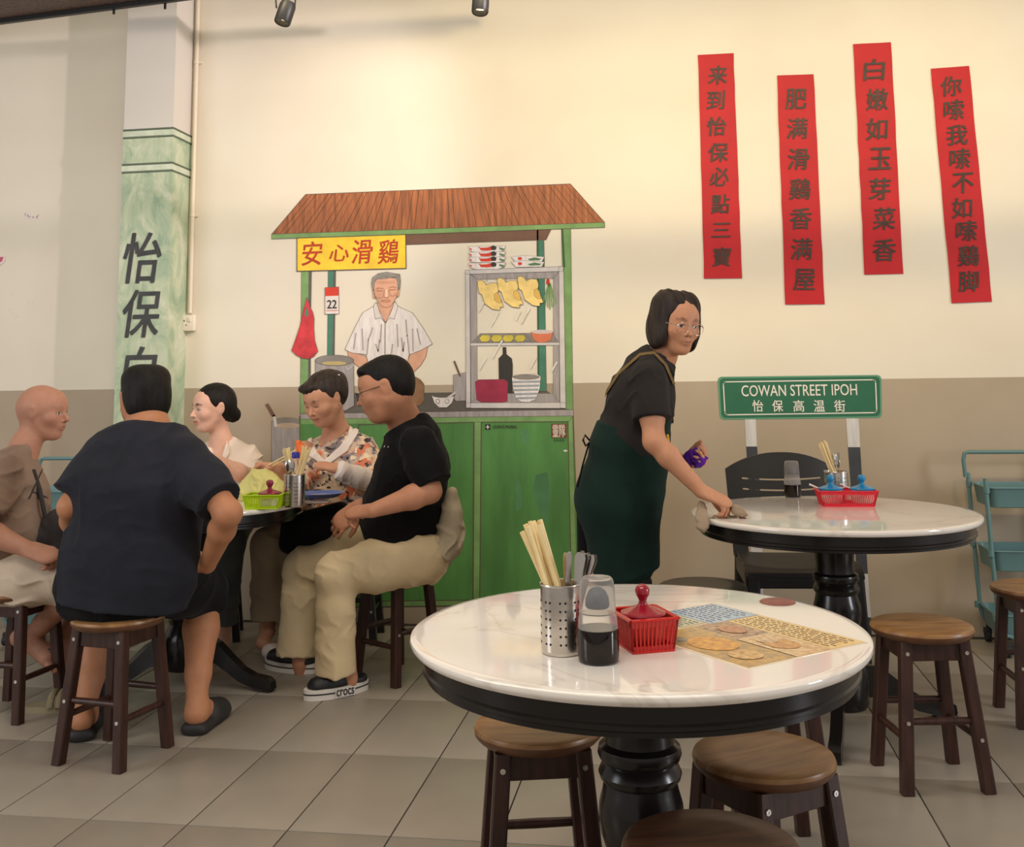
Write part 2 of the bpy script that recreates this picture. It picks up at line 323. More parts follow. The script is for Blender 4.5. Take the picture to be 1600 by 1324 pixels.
rf = flat('painted_roof', Z1([(222, 97), (1403, 50), (1556, 222), (70, 275)]), ROOF, 5, out=1)
for i in range(1, 47):
    u = i/47+random.uniform(-.003, .003); a = (222+(1403-222)*u, 97-47*u); c = (70+(1556-70)*u, 275-53*u)
    edge('painted_plank_line', Z1([a, c]), BLKP if i % 3 else BRN, 6, .7, closed=False)
flat('painted_fascia', Z1([(70, 275), (1556, 222), (1556, 244), (70, 296)]), LGR, 7, out=.6)
sg = flat('painted_sign', Z1([(183, 292), (668, 276), (670, 427), (183, 440)]), YEL, 8, out=1.4)
BRED = pm_('mural_brush_red', (190, 62, 22), var=.15)
for ch, x, y in (('安', 250, 360), ('心', 370, 358), ('滑', 475, 352), ('鷄', 590, 352)):
    (cx, cy), = Z1([(x, y)]); settle(mural, lettering('painted_character', ch, BRED, None, ay(cx, cy, WY-.0062), (1, 0, .02), (0, 0, 1), w=.115 if ch != '心' else .11, h=.13 if ch != '心' else .09, bold=.012, shear=.1))
# counter and cabinet
flat('painted_worktop', Z1([(425, 988), (1300, 976), (1415, 1060), (198, 1080)]), DGY, 1, out=.55)
flat('painted_counter_edge', Z1([(198, 1077), (1416, 1058), (1417, 1086), (198, 1100)]), MGY, 4, out=.6)
cab = flat('painted_cabinet', [(468, 651), (895.5, 648), (906.5, 945), (472, 950)], GRN, 2, out=1.2)
flat('painted_top_rail', [(470, 655), (894, 650), (894, 659), (470, 663)], LGR, 3.4)
flat('painted_stile', ZD([(706, 77), (746, 77), (738, 1165), (700, 1165)]), LGR, 3, out=.6)
flat('painted_stile', ZD([(1277, 78), (1303, 40), (1333, 1160), (1298, 1165)]), LGR, 3, out=.6)
flat('painted_bottom_rail', [(472, 941), (905, 937), (906.5, 944.5), (472, 949.5)], LGR, 4, out=.6)
edge('painted_door_line', ZD([(748, 78), (1275, 74), (1298, 1165), (738, 1165)]), OUT, 5, 1.3)
edge('painted_door_line', [(560, 664), (740, 660), (739, 938), (560, 940)], OUT, 5, 1.3)
BRS = pm_('mural_green_wash', (80, 130, 84), var=.3, vs=4)
for pts in ([(980, 130), (1030, 120), (1040, 200), (1000, 215)], [(1080, 400), (1150, 380), (1170, 520), (1150, 690), (1110, 640), (1060, 500)], [(950, 430), (985, 440), (1000, 600), (960, 620)]): flat('painted_wash', ZD(pts), BRS, 3.5)
(cx, cy), = ZD([(787, 107)]); flat('painted_mark', [(cx-4, cy-4.5), (cx+4, cy-4.5), (cx+4, cy+4.5), (cx-4, cy+4.5)], BLKP, 6)
settle(mural, lettering('painted_mark_cross', '+', WHT, None, ay(cx, cy, WY-.006), (1, 0, 0), (0, 0, 1), w=.018, h=.02, bold=.03))
settle(mural, lettering('painted_signature', "CHIN'S MURAL", BLKP, None, ay(789, 667, WY-.006), (1, 0, 0), (0, 0, 1), w=.128, h=.017, bold=.012, shear=.25))
(cx, cy), = ZD([(1220, 130)]); flat('painted_seal', [(cx-12, cy-11), (cx+12, cy-11), (cx+12, cy+11), (cx-12, cy+11)], pm_('mural_seal_red', (120, 58, 48)), 6)
settle(mural, lettering('painted_seal_characters', '靈隊', pm_('mural_seal_white', (214, 196, 176)), None, ay(cx, cy, WY-.006), (1, 0, 0), (0, 0, 1), w=.066, h=.066, bold=.02))
settle(mural, lettering('painted_date', '2020', BLKP, None, ay(cx, cy+14.5, WY-.006), (1, 0, 0), (0, 0, 1), w=.055, h=.012, bold=.01, space=1.3))
(cx, cy), = ZD([(1260, 252)]); flat('paint_chip', ell(cx, cy, 3.4, 1.6, 10), PAPER, 6)
# display case
flat('painted_case_floor', Z1([(957, 1028), (990, 986), (1325, 986), (1356, 1026)]), MGY, 3, out=.35)
for q_, pts in enumerate(([(957, 450), (1352, 440), (1330, 472), (985, 476)], [(955, 452), (985, 476), (988, 1000), (960, 1030)], [(1327, 466), (1354, 442), (1356, 1028), (1327, 992)])): flat('painted_case_inner_bar', Z1(pts), MGY, 4+q_*.2, out=.35)
flat('painted_shelf', Z1([(960, 762), (1000, 718), (1325, 716), (1352, 760)]), GRY, 5, out=.35)
flat('painted_shelf_edge', Z1([(957, 761), (1355, 758), (1355, 770), (957, 773)]), LGY, 6, out=.35)
for q_, pts in enumerate(([(935, 435), (1372, 418), (1372, 440), (935, 453)], [(935, 435), (954, 435), (958, 1050), (938, 1050)], [(1352, 420), (1373, 418), (1383, 1052), (1358, 1050)], [(938, 1028), (1382, 1026), (1383, 1052), (938, 1051)])): flat('painted_case_frame', Z1(pts), LGY, 9+q_*.25, out=.45)
ck = [(335, 355), (352, 343), (380, 352), (396, 376), (430, 362), (470, 366), (482, 400), (476, 440), (502, 490), (515, 528), (492, 530), (490, 552), (440, 545), (385, 505), (366, 445), (345, 430)]
for k, (dx, dy, sc_) in enumerate(((0, 0, 1), (135, -17, 1), (275, -28, 1))):
    pts = [(335+(x-335)*sc_+dx, 343+(y-343)*sc_+dy) for x, y in ck]
    flat('painted_chicken', ZC(pts), CHK, 10+k*2, out=.6)
    flat('painted_wing', ZC([(450+dx, 440+dy), (470+dx, 428+dy), (488+dx, 450+dy), (500+dx, 500+dy), (478+dx, 500+dy), (452+dx, 480+dy)]), CHS, 11+k*2, out=.35)
    edge('painted_hook', ZC([(398+dx, 305), (398+dx, 345), (404+dx, 352)]), GRY, 11+k*2, .8, closed=False)
ONI = pm_('mural_onion', (112, 160, 96), var=.3)
for k in range(7):
    x0, x1 = 822+k*2, 785+k*16; flat('painted_spring_onion', ZC([(x0, 365), (x0+5, 365), (x1+5, 545-abs(k-3)*14), (x1-3, 545-abs(k-3)*14)]), ONI if k % 2 else LGR, 7)
flat('painted_onion_root', ZC([(812, 335), (830, 335), (836, 372), (808, 372)]), RED, 8)
flat('painted_tray', ZC([(330, 772), (365, 712), (660, 712), (705, 765)]), GRY, 7, out=.35)
for x in (388, 468, 548, 630): flat('painted_food', ZC([(x-42, 745), (x-20, 722), (x+30, 722), (x+38, 745), (x+20, 768), (x-22, 770)]), pm_('mural_mustard', (208, 190, 76), var=.2), 8, out=.35)
flat('painted_bowl', ZC([(703, 700), (858, 700), (838, 760), (800, 774), (752, 774), (720, 755)]), ORG, 8, out=.35)
flat('painted_bowl_food', ZC(ell(781, 700, 76, 14)), pm_('mural_pinkish', (206, 190, 186)), 9)
flat('painted_bottle', ZC([(509, 806), (533, 806), (535, 855), (572, 885), (578, 925), (576, 1125), (485, 1120), (481, 885), (510, 855)]), BLKP, 5, out=.35)
flat('painted_basin', ZC([(320, 1045), (345, 1030), (520, 1028), (545, 1045), (541, 1180), (500, 1188), (360, 1186), (330, 1170)]), MAG, 6, out=.35)
flat('painted_striped_bowl', ZC([(573, 1015), (600, 995), (745, 990), (772, 1010), (765, 1090), (738, 1165), (690, 1186), (640, 1184), (600, 1160), (580, 1090)]), WHT, 6, out=.35)
for k in range(5): flat('painted_stripe', ZC([(575+k*5, 1040+k*28), (768-k*6, 1036+k*28), (766-k*6, 1050+k*28), (578+k*5, 1054+k*28)]), pm_('mural_blue_grey', (158, 164, 170), var=.2), 7)
flat('painted_bowl_mouth', ZC(ell(672, 1012, 92, 17)), GRY, 8, out=.35)
for pts in ([(590, 1125), (700, 1120)],): pass
for (x, y, l) in ((345, 560, 60), (430, 660, 95), (640, 640, 100), (440, 880, 120), (350, 960, 80), (600, 620, 60), (850, 970, 60), (700, 950, 70)):
    edge('painted_glint', ZC([(x, y), (x+l*.55, y-l)]), LSTK, 14, 2.4, closed=False)
# cockerel bowls and flat bowls on the case
CKR = pm_('mural_cockerel_red', (214, 62, 40)); LEAF = pm_('mural_leaf', (92, 132, 88))
for k, (cy, h) in enumerate(((125, 45), (165, 40), (200, 34), (240, 46))):
    flat('painted_cockerel_bowl', ZC([(274, cy-14), (530, cy-18), (520, cy+12), (480, cy+h*.62), (320, cy+h*.66), (284, cy+14)]), WHT, 10+k*1.2, out=.35)
    flat('painted_cockerel', ZC([(340, cy-14), (360, cy-4), (400, cy-6), (440, cy-16), (440, cy+12), (400, cy+16), (360, cy+14)]), CKR, 10.4+k*1.2)
    flat('painted_tail', ZC([(425, cy-10), (445, cy-22), (468, cy-10), (462, cy+10), (436, cy+12)]), BLKP, 10.6+k*1.2)
    flat('painted_leaf', ZC([(485, cy-8), (522, cy+2), (512, cy+16), (488, cy+6)]), LEAF, 10.5+k*1.2); flat('painted_leaf', ZC([(278, cy-4), (300, cy+2), (290, cy+14)]), CKR, 10.5+k*1.2)
for k, cy in enumerate((195, 230)):
    flat('painted_flat_bowl', ZC([(567, cy-12), (660, cy-22), (797, cy-12), (780, cy+22), (600, cy+24)]), WHT, 10+k*1.2, out=.35)
    flat('painted_flower', ZC(ell(628, cy, 15, 11, 12)), CKR, 10.5+k*1.2); flat('painted_leaf', ZC([(680, cy+4), (730, cy-8), (778, cy+2), (760, cy+12), (700, cy+14)]), LEAF, 10.5+k*1.2)
# counter things
flat('painted_cup', ZC([(168, 998), (255, 980), (255, 1175), (190, 1178), (172, 1160)]), MGY, 6, out=.45); edge('painted_handle', ZC([(176, 905), (215, 1005)]), BRN, 7, 3, closed=False)
flat('painted_bowl', ZC([(20, 1140), (180, 1130), (160, 1190), (125, 1222), (70, 1222), (38, 1190)]), WHT, 6, out=.45)
flat('painted_bowl_mouth', ZC(ell(98, 1140, 74, 15)), DGY, 7)
for x in (62, 126): edge('painted_ring', ZC(ell(x, 1180, 13, 15, 14)), BLKP, 7, .7)
edge('painted_spoon', ZC([(110, 1172), (180, 1120)]), LGY, 8, 3.2, closed=False)
flat('painted_block', Z1([(672, 925), (700, 905), (735, 925), (750, 945), (750, 1020), (730, 1040), (680, 1042), (672, 1000)]), pm_('mural_wood', (146, 108, 76), var=.35), 5, out=.45)
# stock pot, bag, calendar
flat('painted_stock_pot', Z1([(264, 835), (436, 835), (438, 1040), (400, 1062), (300, 1062), (266, 1040)]), MGY, 5, out=.6)
flat('painted_pot_mouth', Z1(ell(350, 838, 86, 24)), GRY, 6, out=.6); flat('painted_soup', Z1(ell(350, 851, 55, 9)), pm_('mural_soup', (196, 176, 118)), 7)
edge('painted_pot_handle', Z1([(403, 868), (410, 880), (437, 856)]), LGY, 7, 1.2, closed=False)
flat('painted_red_bag', ZB([(152, 535), (120, 640), (95, 760), (62, 860), (28, 955), (60, 990), (110, 1018), (160, 1024), (205, 1005), (238, 962), (214, 880), (206, 780), (208, 700), (196, 650), (176, 610)]), pm_('mural_bag_red', (206, 56, 62), var=.28, vs=14), 9, out=.55)
flat('painted_bag_gap', ZB([(150, 610), (163, 650), (162, 672), (138, 690), (134, 664)]), TEAL, 10)
flat('painted_calendar', ZB([(295, 455), (403, 450), (405, 665), (295, 667)]), PAPER, 9, out=.6); flat('painted_calendar_top', ZB([(296, 456), (402, 451), (402, 520), (296, 524)]), CKR, 10)
(cx, cy), = ZB([(349, 588)]); settle(mural, lettering('painted_number', '22', BLKP, None, ay(cx, cy, WY-.0065), (1, 0, 0), (0, 0, 1), w=.053, h=.045, bold=.025))
edge('painted_line', ZB([(305, 640), (395, 638)]), ORG, 10, 1.2, closed=False)
# painted hawker
flat('painted_arm', ZM([(75, 800), (80, 840), (120, 900), (200, 960), (260, 1020), (330, 1010), (300, 930), (245, 850), (150, 815)]), SKN, 4, out=.55)
flat('painted_arm', ZM([(640, 820), (795, 760), (780, 850), (730, 930), (650, 1010), (600, 1045), (560, 1020), (600, 940)]), SKN, 4, out=.55)
flat('painted_hand', ZM([(600, 1030), (660, 1000), (665, 1050), (640, 1075), (600, 1070)]), SHD, 5, out=.35)
flat('painted_shirt', ZM([(330, 360), (310, 395), (210, 455), (130, 610), (52, 785), (110, 815), (240, 830), (250, 862), (290, 1000), (590, 1000), (630, 830), (640, 828), (740, 790), (838, 735), (760, 600), (660, 455), (525, 395), (505, 355), (420, 430)]), WHT, 6, out=.6)
flat('painted_neck', ZM([(345, 365), (490, 355), (480, 400), (420, 550), (355, 420)]), SKN, 7, out=.35)
flat('painted_collar', ZM([(332, 358), (308, 395), (324, 512), (370, 498), (412, 542), (370, 470), (350, 400)]), PAPER, 8, out=.55)
flat('painted_collar', ZM([(500, 352), (528, 392), (495, 512), (455, 500), (416, 545), (455, 470), (485, 400)]), PAPER, 8, out=.55)
flat('painted_face', ZM([(310, 200), (330, 150), (420, 135), (515, 145), (528, 200), (525, 290), (500, 340), (470, 390), (425, 408), (380, 395), (345, 345), (315, 290)]), SKN, 9, out=.45)
flat('painted_ear', ZM([(300, 250), (315, 255), (325, 330), (308, 320)]), SKN, 9, out=.35); flat('painted_ear', ZM([(528, 250), (545, 245), (538, 300), (522, 320)]), SKN, 9, out=.35)
flat('painted_hair', ZM([(303, 260), (290, 190), (300, 135), (350, 100), (430, 86), (500, 100), (545, 105), (552, 170), (545, 245), (530, 235), (520, 160), (500, 130), (420, 148), (340, 152), (318, 185), (312, 240)]), HAIR_G, 10, out=.35)
for pts, w in (([(330, 245), (350, 232), (398, 236)], 1.1), ([(445, 232), (480, 220), (515, 230)], 1.1), ([(340, 258), (392, 256)], 1.4), ([(450, 250), (505, 246)], 1.4), ([(405, 250), (398, 300), (385, 322), (345, 322), (322, 300)], .7), ([(445, 250), (455, 290), (475, 306), (500, 300), (516, 280)], .7), ([(370, 352), (400, 340), (450, 340), (462, 352)], .9), ([(385, 350), (425, 358), (455, 350)], 1.0), ([(404, 312), (425, 322), (446, 310)], .9), ([(340, 190), (500, 186)], .5), ([(345, 175), (495, 172)], .5)):
    edge('painted_face_line', ZM(pts), SHD, 11, w, closed=False)
flat('painted_nose', ZM([(418, 245), (434, 245), (436, 315), (414, 315)]), pm_('mural_skin_light', (244, 208, 180)), 11)
edge('painted_placket', ZM([(413, 545), (412, 850)]), OUT, 8, .9, closed=False)
for pts in ([(250, 830), (262, 700), (300, 590)], [(630, 825), (612, 660), (600, 520)], [(330, 740), (350, 800), (362, 700)], [(480, 740), (470, 820)], [(560, 680), (575, 800), (585, 720)], [(150, 640), (130, 780)], [(205, 600), (215, 790)], [(700, 600), (730, 740)], [(660, 600), (665, 800)], [(380, 560), (370, 720)], [(520, 560), (530, 760)]): edge('painted_fold', ZM(pts), SHS, 7, 2.2, closed=False)
# pot painted left of the stall
flat('painted_pot', Z5([(98, 262), (197, 262), (197, 420), (112, 420), (98, 400)]), MGY, 1, out=.55); flat('painted_pot_mouth', Z5(ell(150, 262, 47, 13)), GRY, 1.6, out=.35); flat('painted_stock', Z5(ell(155, 276, 42, 9)), pm_('mural_stock', (190, 168, 146)), 2.4)
flat('painted_ladle', Z5([(101, 240), (111, 240), (118, 280), (108, 282)]), LGY, 3); flat('painted_ladle_handle', Z5([(76, 204), (86, 200), (112, 244), (100, 246)]), BRN, 3, out=.35)
# ---- painted street sign
so = ay(1250, 620, WY); street = thing('painted_street_sign', 'green painted street sign on black and white striped posts behind the plastic chair', 'sign', (so.x, WY-.0005, so.z))
SG = mat('sign_green', srgb(46, 106, 78), .5, var=.1, vs=4); SW = mat('sign_white', srgb(232, 226, 214), .5, var=.06); SD = mat('post_dark', srgb(66, 68, 72), .5, var=.2); SWP = mat('post_white', srgb(206, 202, 198), .5, var=.14, vs=9, stretch=(4, 1, .6))
def seg(name, pts, m, lay): return flat(name, pts, m, lay, street)
for pts, m in (([(1164, 655), (1181, 655), (1183, 698), (1166, 698)], SWP), ([(1166, 698), (1183, 698), (1190, 800), (1172, 800)], SD), ([(1172, 800), (1190, 800), (1194, 985), (1176, 985)], SWP),
               ([(1322, 654), (1342, 654), (1344, 699), (1325, 699)], SWP), ([(1325, 699), (1344, 699), (1356, 897), (1339, 897)], SD), ([(1339, 897), (1356, 897), (1361, 965), (1343, 965)], SWP), ([(1343, 965), (1361, 965), (1362, 996), (1345, 996)], SD)):
    seg('painted_post', pts, m, 1)
def rrect(x0, y0, x1, y1, x2, y2, x3, y3, r=6):
    P = [Vector((x0, y0)), Vector((x1, y1)), Vector((x2, y2)), Vector((x3, y3))]; out = []
    for i in range(4):
        p, a, c = P[i], P[i-1], P[(i+1) % 4]
        for t in (0, .33, .66, 1):
            u = p+(a-p).normalized()*r; v = p+(c-p).normalized()*r; out.append(tuple((u*(1-t)+v*t)*.5+(p*(1-abs(2*t-1))+(u*(1-t)+v*t)*abs(2*t-1))*.5))
    return out
seg('painted_board_edge', rrect(1121, 589, 1377, 586, 1378, 653, 1125, 656, 6), mat('sign_edge', srgb(96, 150, 118), .5), 2)
seg('painted_board', rrect(1124, 591.5, 1374.5, 588.5, 1375.5, 650.5, 1127.5, 653.5, 6), SG, 3)
edge('painted_board_line', rrect(1130, 597, 1368, 593.5, 1370, 645, 1133, 648.5, 4), SW, 4, 1.7, street)
for s_, cx, cy, w, h in (('COWAN STREET IPOH', 1248, 610, 173, 17),):
    settle(street, lettering('painted_lettering', s_, SW, None, ay(cx, cy, WY-.0035), (1, 0, 0), (0, 0, 1), w=w/309, h=h/309, bold=.008))
for ch, cx in zip('怡保高温街', (1184, 1215, 1248, 1280, 1312)):
    settle(street, lettering('painted_character', ch, SW, None, ay(cx, 634.5, WY-.0035), (1, 0, 0), (0, 0, 1), w=16/309, h=17.5/309, bold=.012))
# ---- red couplet banners
REDP = mat('red_paper', srgb(186, 26, 34), .62, var=.10, vs=5, bump=.15, bs=12); INKB = mat('brush_ink', srgb(70, 52, 44), .55, var=.3, vs=20)
def banner(label, cor, chars, ys, xs, hpx):
    P = [ay(x, y, WY-.004) for x, y in cor]  # tl tr br bl
    c = (P[0]+P[2])/2; t = thing('red_banner', label, 'banner', (c.x, WY-.001, c.z), 0, 'red calligraphy banners')
    b = MB(); n = 14; vs = []; rnd = random.Random(len(label))
    for i in range(n+1):
        u = i/n; l = P[0].lerp(P[3], u); r = P[1].lerp(P[2], u); wv = .0007*math.sin(u*9+len(label))+.0005*math.sin(u*23)
        for k in range(5):
            p = l.lerp(r, k/4); e = rnd.uniform(-.0015, .0015) if k in (0, 4) else 0
            vs += [p+Vector((e, -abs(wv)*(1+.8*math.sin(k*1.7+u*6))-.0005, 0))]
    m_ = len(vs); back = [v+Vector((0, .0006, 0)) for v in vs]
    f = [(i*5+k, (i+1)*5+k, (i+1)*5+k+1, i*5+k+1) for i in range(n) for k in range(4)]
    b.add(vs, f); b.add(back, [tuple(reversed(q)) for q in f]); settle(t, b.build('paper', REDP))
    dx = (P[1]-P[0]).normalized(); dy = (P[0]-P[3]).normalized()
    for ch, y, x in zip(chars, ys, xs):
        w = hpx*.98/305 if ch not in '三心' else hpx/305; h = (hpx if ch != '三' else hpx*.75)/305
        settle(t, lettering('character', ch, INKB, None, ay(x, y, WY-.0080), dx, dy, w=w, h=h, bold=.020, shear=.1))
    return t
Z3 = Zc(1060, 40, .3475)
def lin(y0, y1, n): return [y0+(y1-y0)*i/(n-1) for i in range(n)]
def zc3(L): return [(1060+x*.3475, 40+y*.3475) for x, y in L]
def bn(label, cor, chars, cen, h):
    q = zc3(cen); banner(label, cor, chars, [p[1] for p in q], [p[0] for p in q], h)
bn('leftmost red paper banner with eight black brush characters', [(1090.5, 86), (1146, 83), (1159.5, 435), (1100, 435.5)], '来到怡保必點三寶', [(175, 222), (168, 335), (172, 452), (178, 570), (182, 680), (188, 802), (190, 920), (194, 1040)], 30)
bn('second red paper banner from the left, hung lower, with seven brush characters', [(1214, 118), (1271.5, 116), (1288.5, 475.5), (1227, 476)], '肥满滑鷄香满屋', [(527, 330), (535, 462), (540, 600), (545, 735), (550, 868), (555, 1005), (563, 1143)], 33)
bn('tallest-hung red paper banner above the street sign, with seven brush characters', [(1333, 69), (1392, 66), (1411.5, 428), (1351, 429.5)], '白嫩如玉芽菜香', [(880, 198), (893, 332), (892, 465), (905, 598), (905, 735), (925, 868), (925, 1010)], 34)
bn('rightmost and most slanted red paper banner, with nine brush characters', [(1454.5, 107.5), (1514, 103), (1550, 471.5), (1487, 474)], '你嗦我嗦不如嗦鷄脚', [(1228, 272), (1238, 378), (1252, 492), (1265, 598), (1280, 708), (1275, 820), (1295, 922), (1303, 1035), (1305, 1150)], 31)
# small wall stickers at far left
st = ay(2, 407, WY); t = thing('wall_sticker', 'pink melon-slice sticker cut off by the left edge', 'sticker', (st.x, WY, st.z))
PNK = mat('sticker_pink', srgb(190, 90, 108), .5); b = MB()
b.prism([(-.05, .02), (.028, .022), (.022, -.01), (-.01, -.035), (-.05, -.04)], .004, Matrix.Translation((0, -.004, 0)) @ Matrix.Rotation(PI/2, 4, 'X')); b.build('slice', mat('sticker_rim', srgb(236, 214, 210), .5), t)
b = MB(); b.prism([(-.05, .018), (.018, .019), (.010, -.004), (-.018, -.024), (-.05, -.03)], .002, Matrix.Translation((0, -.0075, 0)) @ Matrix.Rotation(PI/2, 4, 'X')); b.build('flesh', PNK, t)
b = MB(); rnd = random.Random(3)
for i in range(26):
    x, y = rnd.uniform(38, 61), 338+rnd.gauss(0, 1.6)-(3 if rnd.random() < .2 else 0); p = ay(x, y, WY-.001); r = rnd.uniform(.001, .004); b.add([p+Vector((r*math.cos(a), 0, r*math.sin(a))) for a in (0, 1.6, 3, 4.4)], [(0, 1, 2, 3)])
tag(b.build('glitter_mark', mat('purple_glitter', srgb(190, 80, 220), .4, var=.6, vs=200), smooth=False), 'small smear of purple glitter on the pale wall at far left', 'mark')
b = MB()
for x, y in ((15, 484), (20, 462), (45, 473), (51, 475), (21, 491), (26, 495)): p = ay(x, y, WY-.001); r = .003; b.add([p+Vector((r*math.cos(a), 0, r*.5*math.sin(a))) for a in (0, 1.6, 3, 4.4)], [(0, 1, 2, 3)])
tag(b.build('scuff_mark', mat('scuff', srgb(150, 90, 130), .6), smooth=False), 'few tiny dark and pink scuffs low on the pale wall at far left', 'mark')
# ================================================================ FURNITURE
TZ = .74
def marble():
    m = mat('marble_top', (.85, .82, .77), .06, spec=.6, coat=.35); t, N, L = _nt(m); b = N['Principled BSDF']
    g = N.new('ShaderNodeNewGeometry'); n = N.new('ShaderNodeTexNoise'); n.inputs['Scale'].default_value = 1.3; n.inputs['Detail'].default_value = 5; n.inputs['Distortion'].default_value = 1.2; L.new(g.outputs['Position'], n.inputs['Vector'])
    r = ramp(N, L, n.outputs['Fac'], [(.40, srgb(238, 231, 221)), (.490, srgb(234, 226, 215)), (.50, srgb(219, 209, 198)), (.510, srgb(234, 226, 215)), (.62, srgb(240, 233, 223))])
    L.new(r.outputs[0], b.inputs['Base Color']); return m
MARB = marble()
BWOOD = mat('black_lacquered_wood', (.011, .0085, .0075), .22, spec=.5, bump=.06, bs=40)
DWOOD = mat('dark_brown_wood', srgb(62, 36, 28), .38, var=.4, vs=8, stretch=(6, 6, .7), bump=.08, bs=60)
def seat_mat(name, c1, c2):
    m = mat(name, c1, .34, spec=.5, bump=.05, bs=30); t, N, L = _nt(m); b = N['Principled BSDF']
    tc = N.new('ShaderNodeTexCoord'); mp = N.new('ShaderNodeMapping'); mp.inputs['Scale'].default_value = (1.3, 11, 2); L.new(tc.outputs['Object'], mp.inputs[0])
    n = N.new('ShaderNodeTexNoise'); n.inputs['Scale'].default_value = 5; n.inputs['Detail'].default_value = 7; n.inputs['Distortion'].default_value = .6; L.new(mp.outputs[0], n.inputs['Vector'])
    r = ramp(N, L, n.outputs['Fac'], [(.3, c2), (.55, c1), (.75, tuple(v*1.15 for v in c1))])
    # strips glued side by side
    s = N.new('ShaderNodeSeparateXYZ'); L.new(tc.outputs['Object'], s.inputs[0]); ml = N.new('ShaderNodeMath'); ml.operation = 'MULTIPLY'; ml.inputs[1].default_value = 16; L.new(s.outputs['Y'], ml.inputs[0])
    fl = N.new('ShaderNodeMath'); fl.operation = 'FLOOR'; L.new(ml.outputs[0], fl.inputs[0]); wn = N.new('ShaderNodeTexWhiteNoise'); wn.noise_dimensions = '1D'; L.new(fl.outputs[0], wn.inputs['W'])
    mr = N.new('ShaderNodeMapRange'); mr.inputs[3].default_value = .86; mr.inputs[4].default_value = 1.12; L.new(wn.outputs[0], mr.inputs[0]); hs = N.new('ShaderNodeHueSaturation'); L.new(mr.outputs[0], hs.inputs['Value']); L.new(r.outputs[0], hs.inputs['Color']); L.new(hs.outputs[0], b.inputs['Base Color'])
    return m
SEATW = seat_mat('stool_seat_wood', srgb(166, 122, 76), srgb(134, 94, 58)); SEATD = seat_mat('stool_seat_dark_wood', srgb(96, 62, 42), srgb(70, 44, 30)); SEATK = seat_mat('stool_seat_black', srgb(48, 42, 38), srgb(36, 31, 28))
SEATE = mat('stool_edge_wood', srgb(98, 64, 42), .35, var=.35, vs=10, spec=.5, bump=.05, bs=40)
SCREW = mat('steel_screw', (.7, .68, .64), .3, metal=1)
def make_stool(label, x, y, rz, seatm=None, legm=None, group='round wooden stools', h=.46, r=.155):
    seatm = seatm or SEATW; legm = legm or DWOOD
    t = thing('wooden_stool', label, 'stool', (x, y, .001), rz, group)
    b = MB(); b.lathe([(r-.03, h-.034), (r-.012, h-.032), (r-.002, h-.022), (r, h-.012), (r-.003, h-.004), (r-.012, h), (r*.6, h-.002), (0, h-.003)], seg=56); b.mi = [1 if min(b.v[i][2] for i in f) < h-.0125 or len(f) > 8 else 0 for f in b.f]; b.build('seat', [seatm, SEATE], t)
    zt, zb = h-.034, 0.; ti, bi = .088, .122
    def lp(sx, sy, z):
        u = (zt-z)/zt; return Vector((sx*(ti+(bi-ti)*u), sy*(ti+(bi-ti)*u), z))
    for sx in (-1, 1):
        for sy in (-1, 1):
            b = MB(); b.beam(lp(sx, sy, zb), lp(sx, sy, zt), .036, .036, up=(1, 0, 0), bev=.004); leg = b.build('leg', legm, t)
            for z in (h-.065, .20 if sx*sy > 0 else .15):
                b = MB(); p = lp(sx, sy, z)+Vector((0, sy*.0185, 0)); b.lathe([(.0065, 0), (.006, .002), (.0025, .002), (.002, .0005), (0, .0005)], c=p, seg=12, M=Matrix.Rotation(-sy*PI/2, 3, 'X')); b.build('screw', SCREW, leg)
    for k in range(4):
        sx, sy = ((-1, -1), (1, -1), (1, 1), (-1, 1))[k]; nx, ny = ((1, -1), (1, 1), (-1, 1), (-1, -1))[k]
        a, c = lp(sx, sy, h-.062), lp(nx, ny, h-.062); b = MB(); b.beam(a, c, .05 if abs(a.y-c.y) < .01 else .018, .018 if abs(a.y-c.y) < .01 else .05, up=(0, 0, 1), bev=.002)
        if True: b = MB(); b.beam(a, c, .055, .018, up=(0, 0, 1), bev=.002)
        b.build('apron', legm, t)
        z = .20 if k % 2 == 0 else .15; a, c = lp(sx, sy, z), lp(nx, ny, z); b = MB(); b.tube([a, a.lerp(c, .5), c], [.010, .0115, .010], 10); b.build('stretcher', legm, t)
    return t
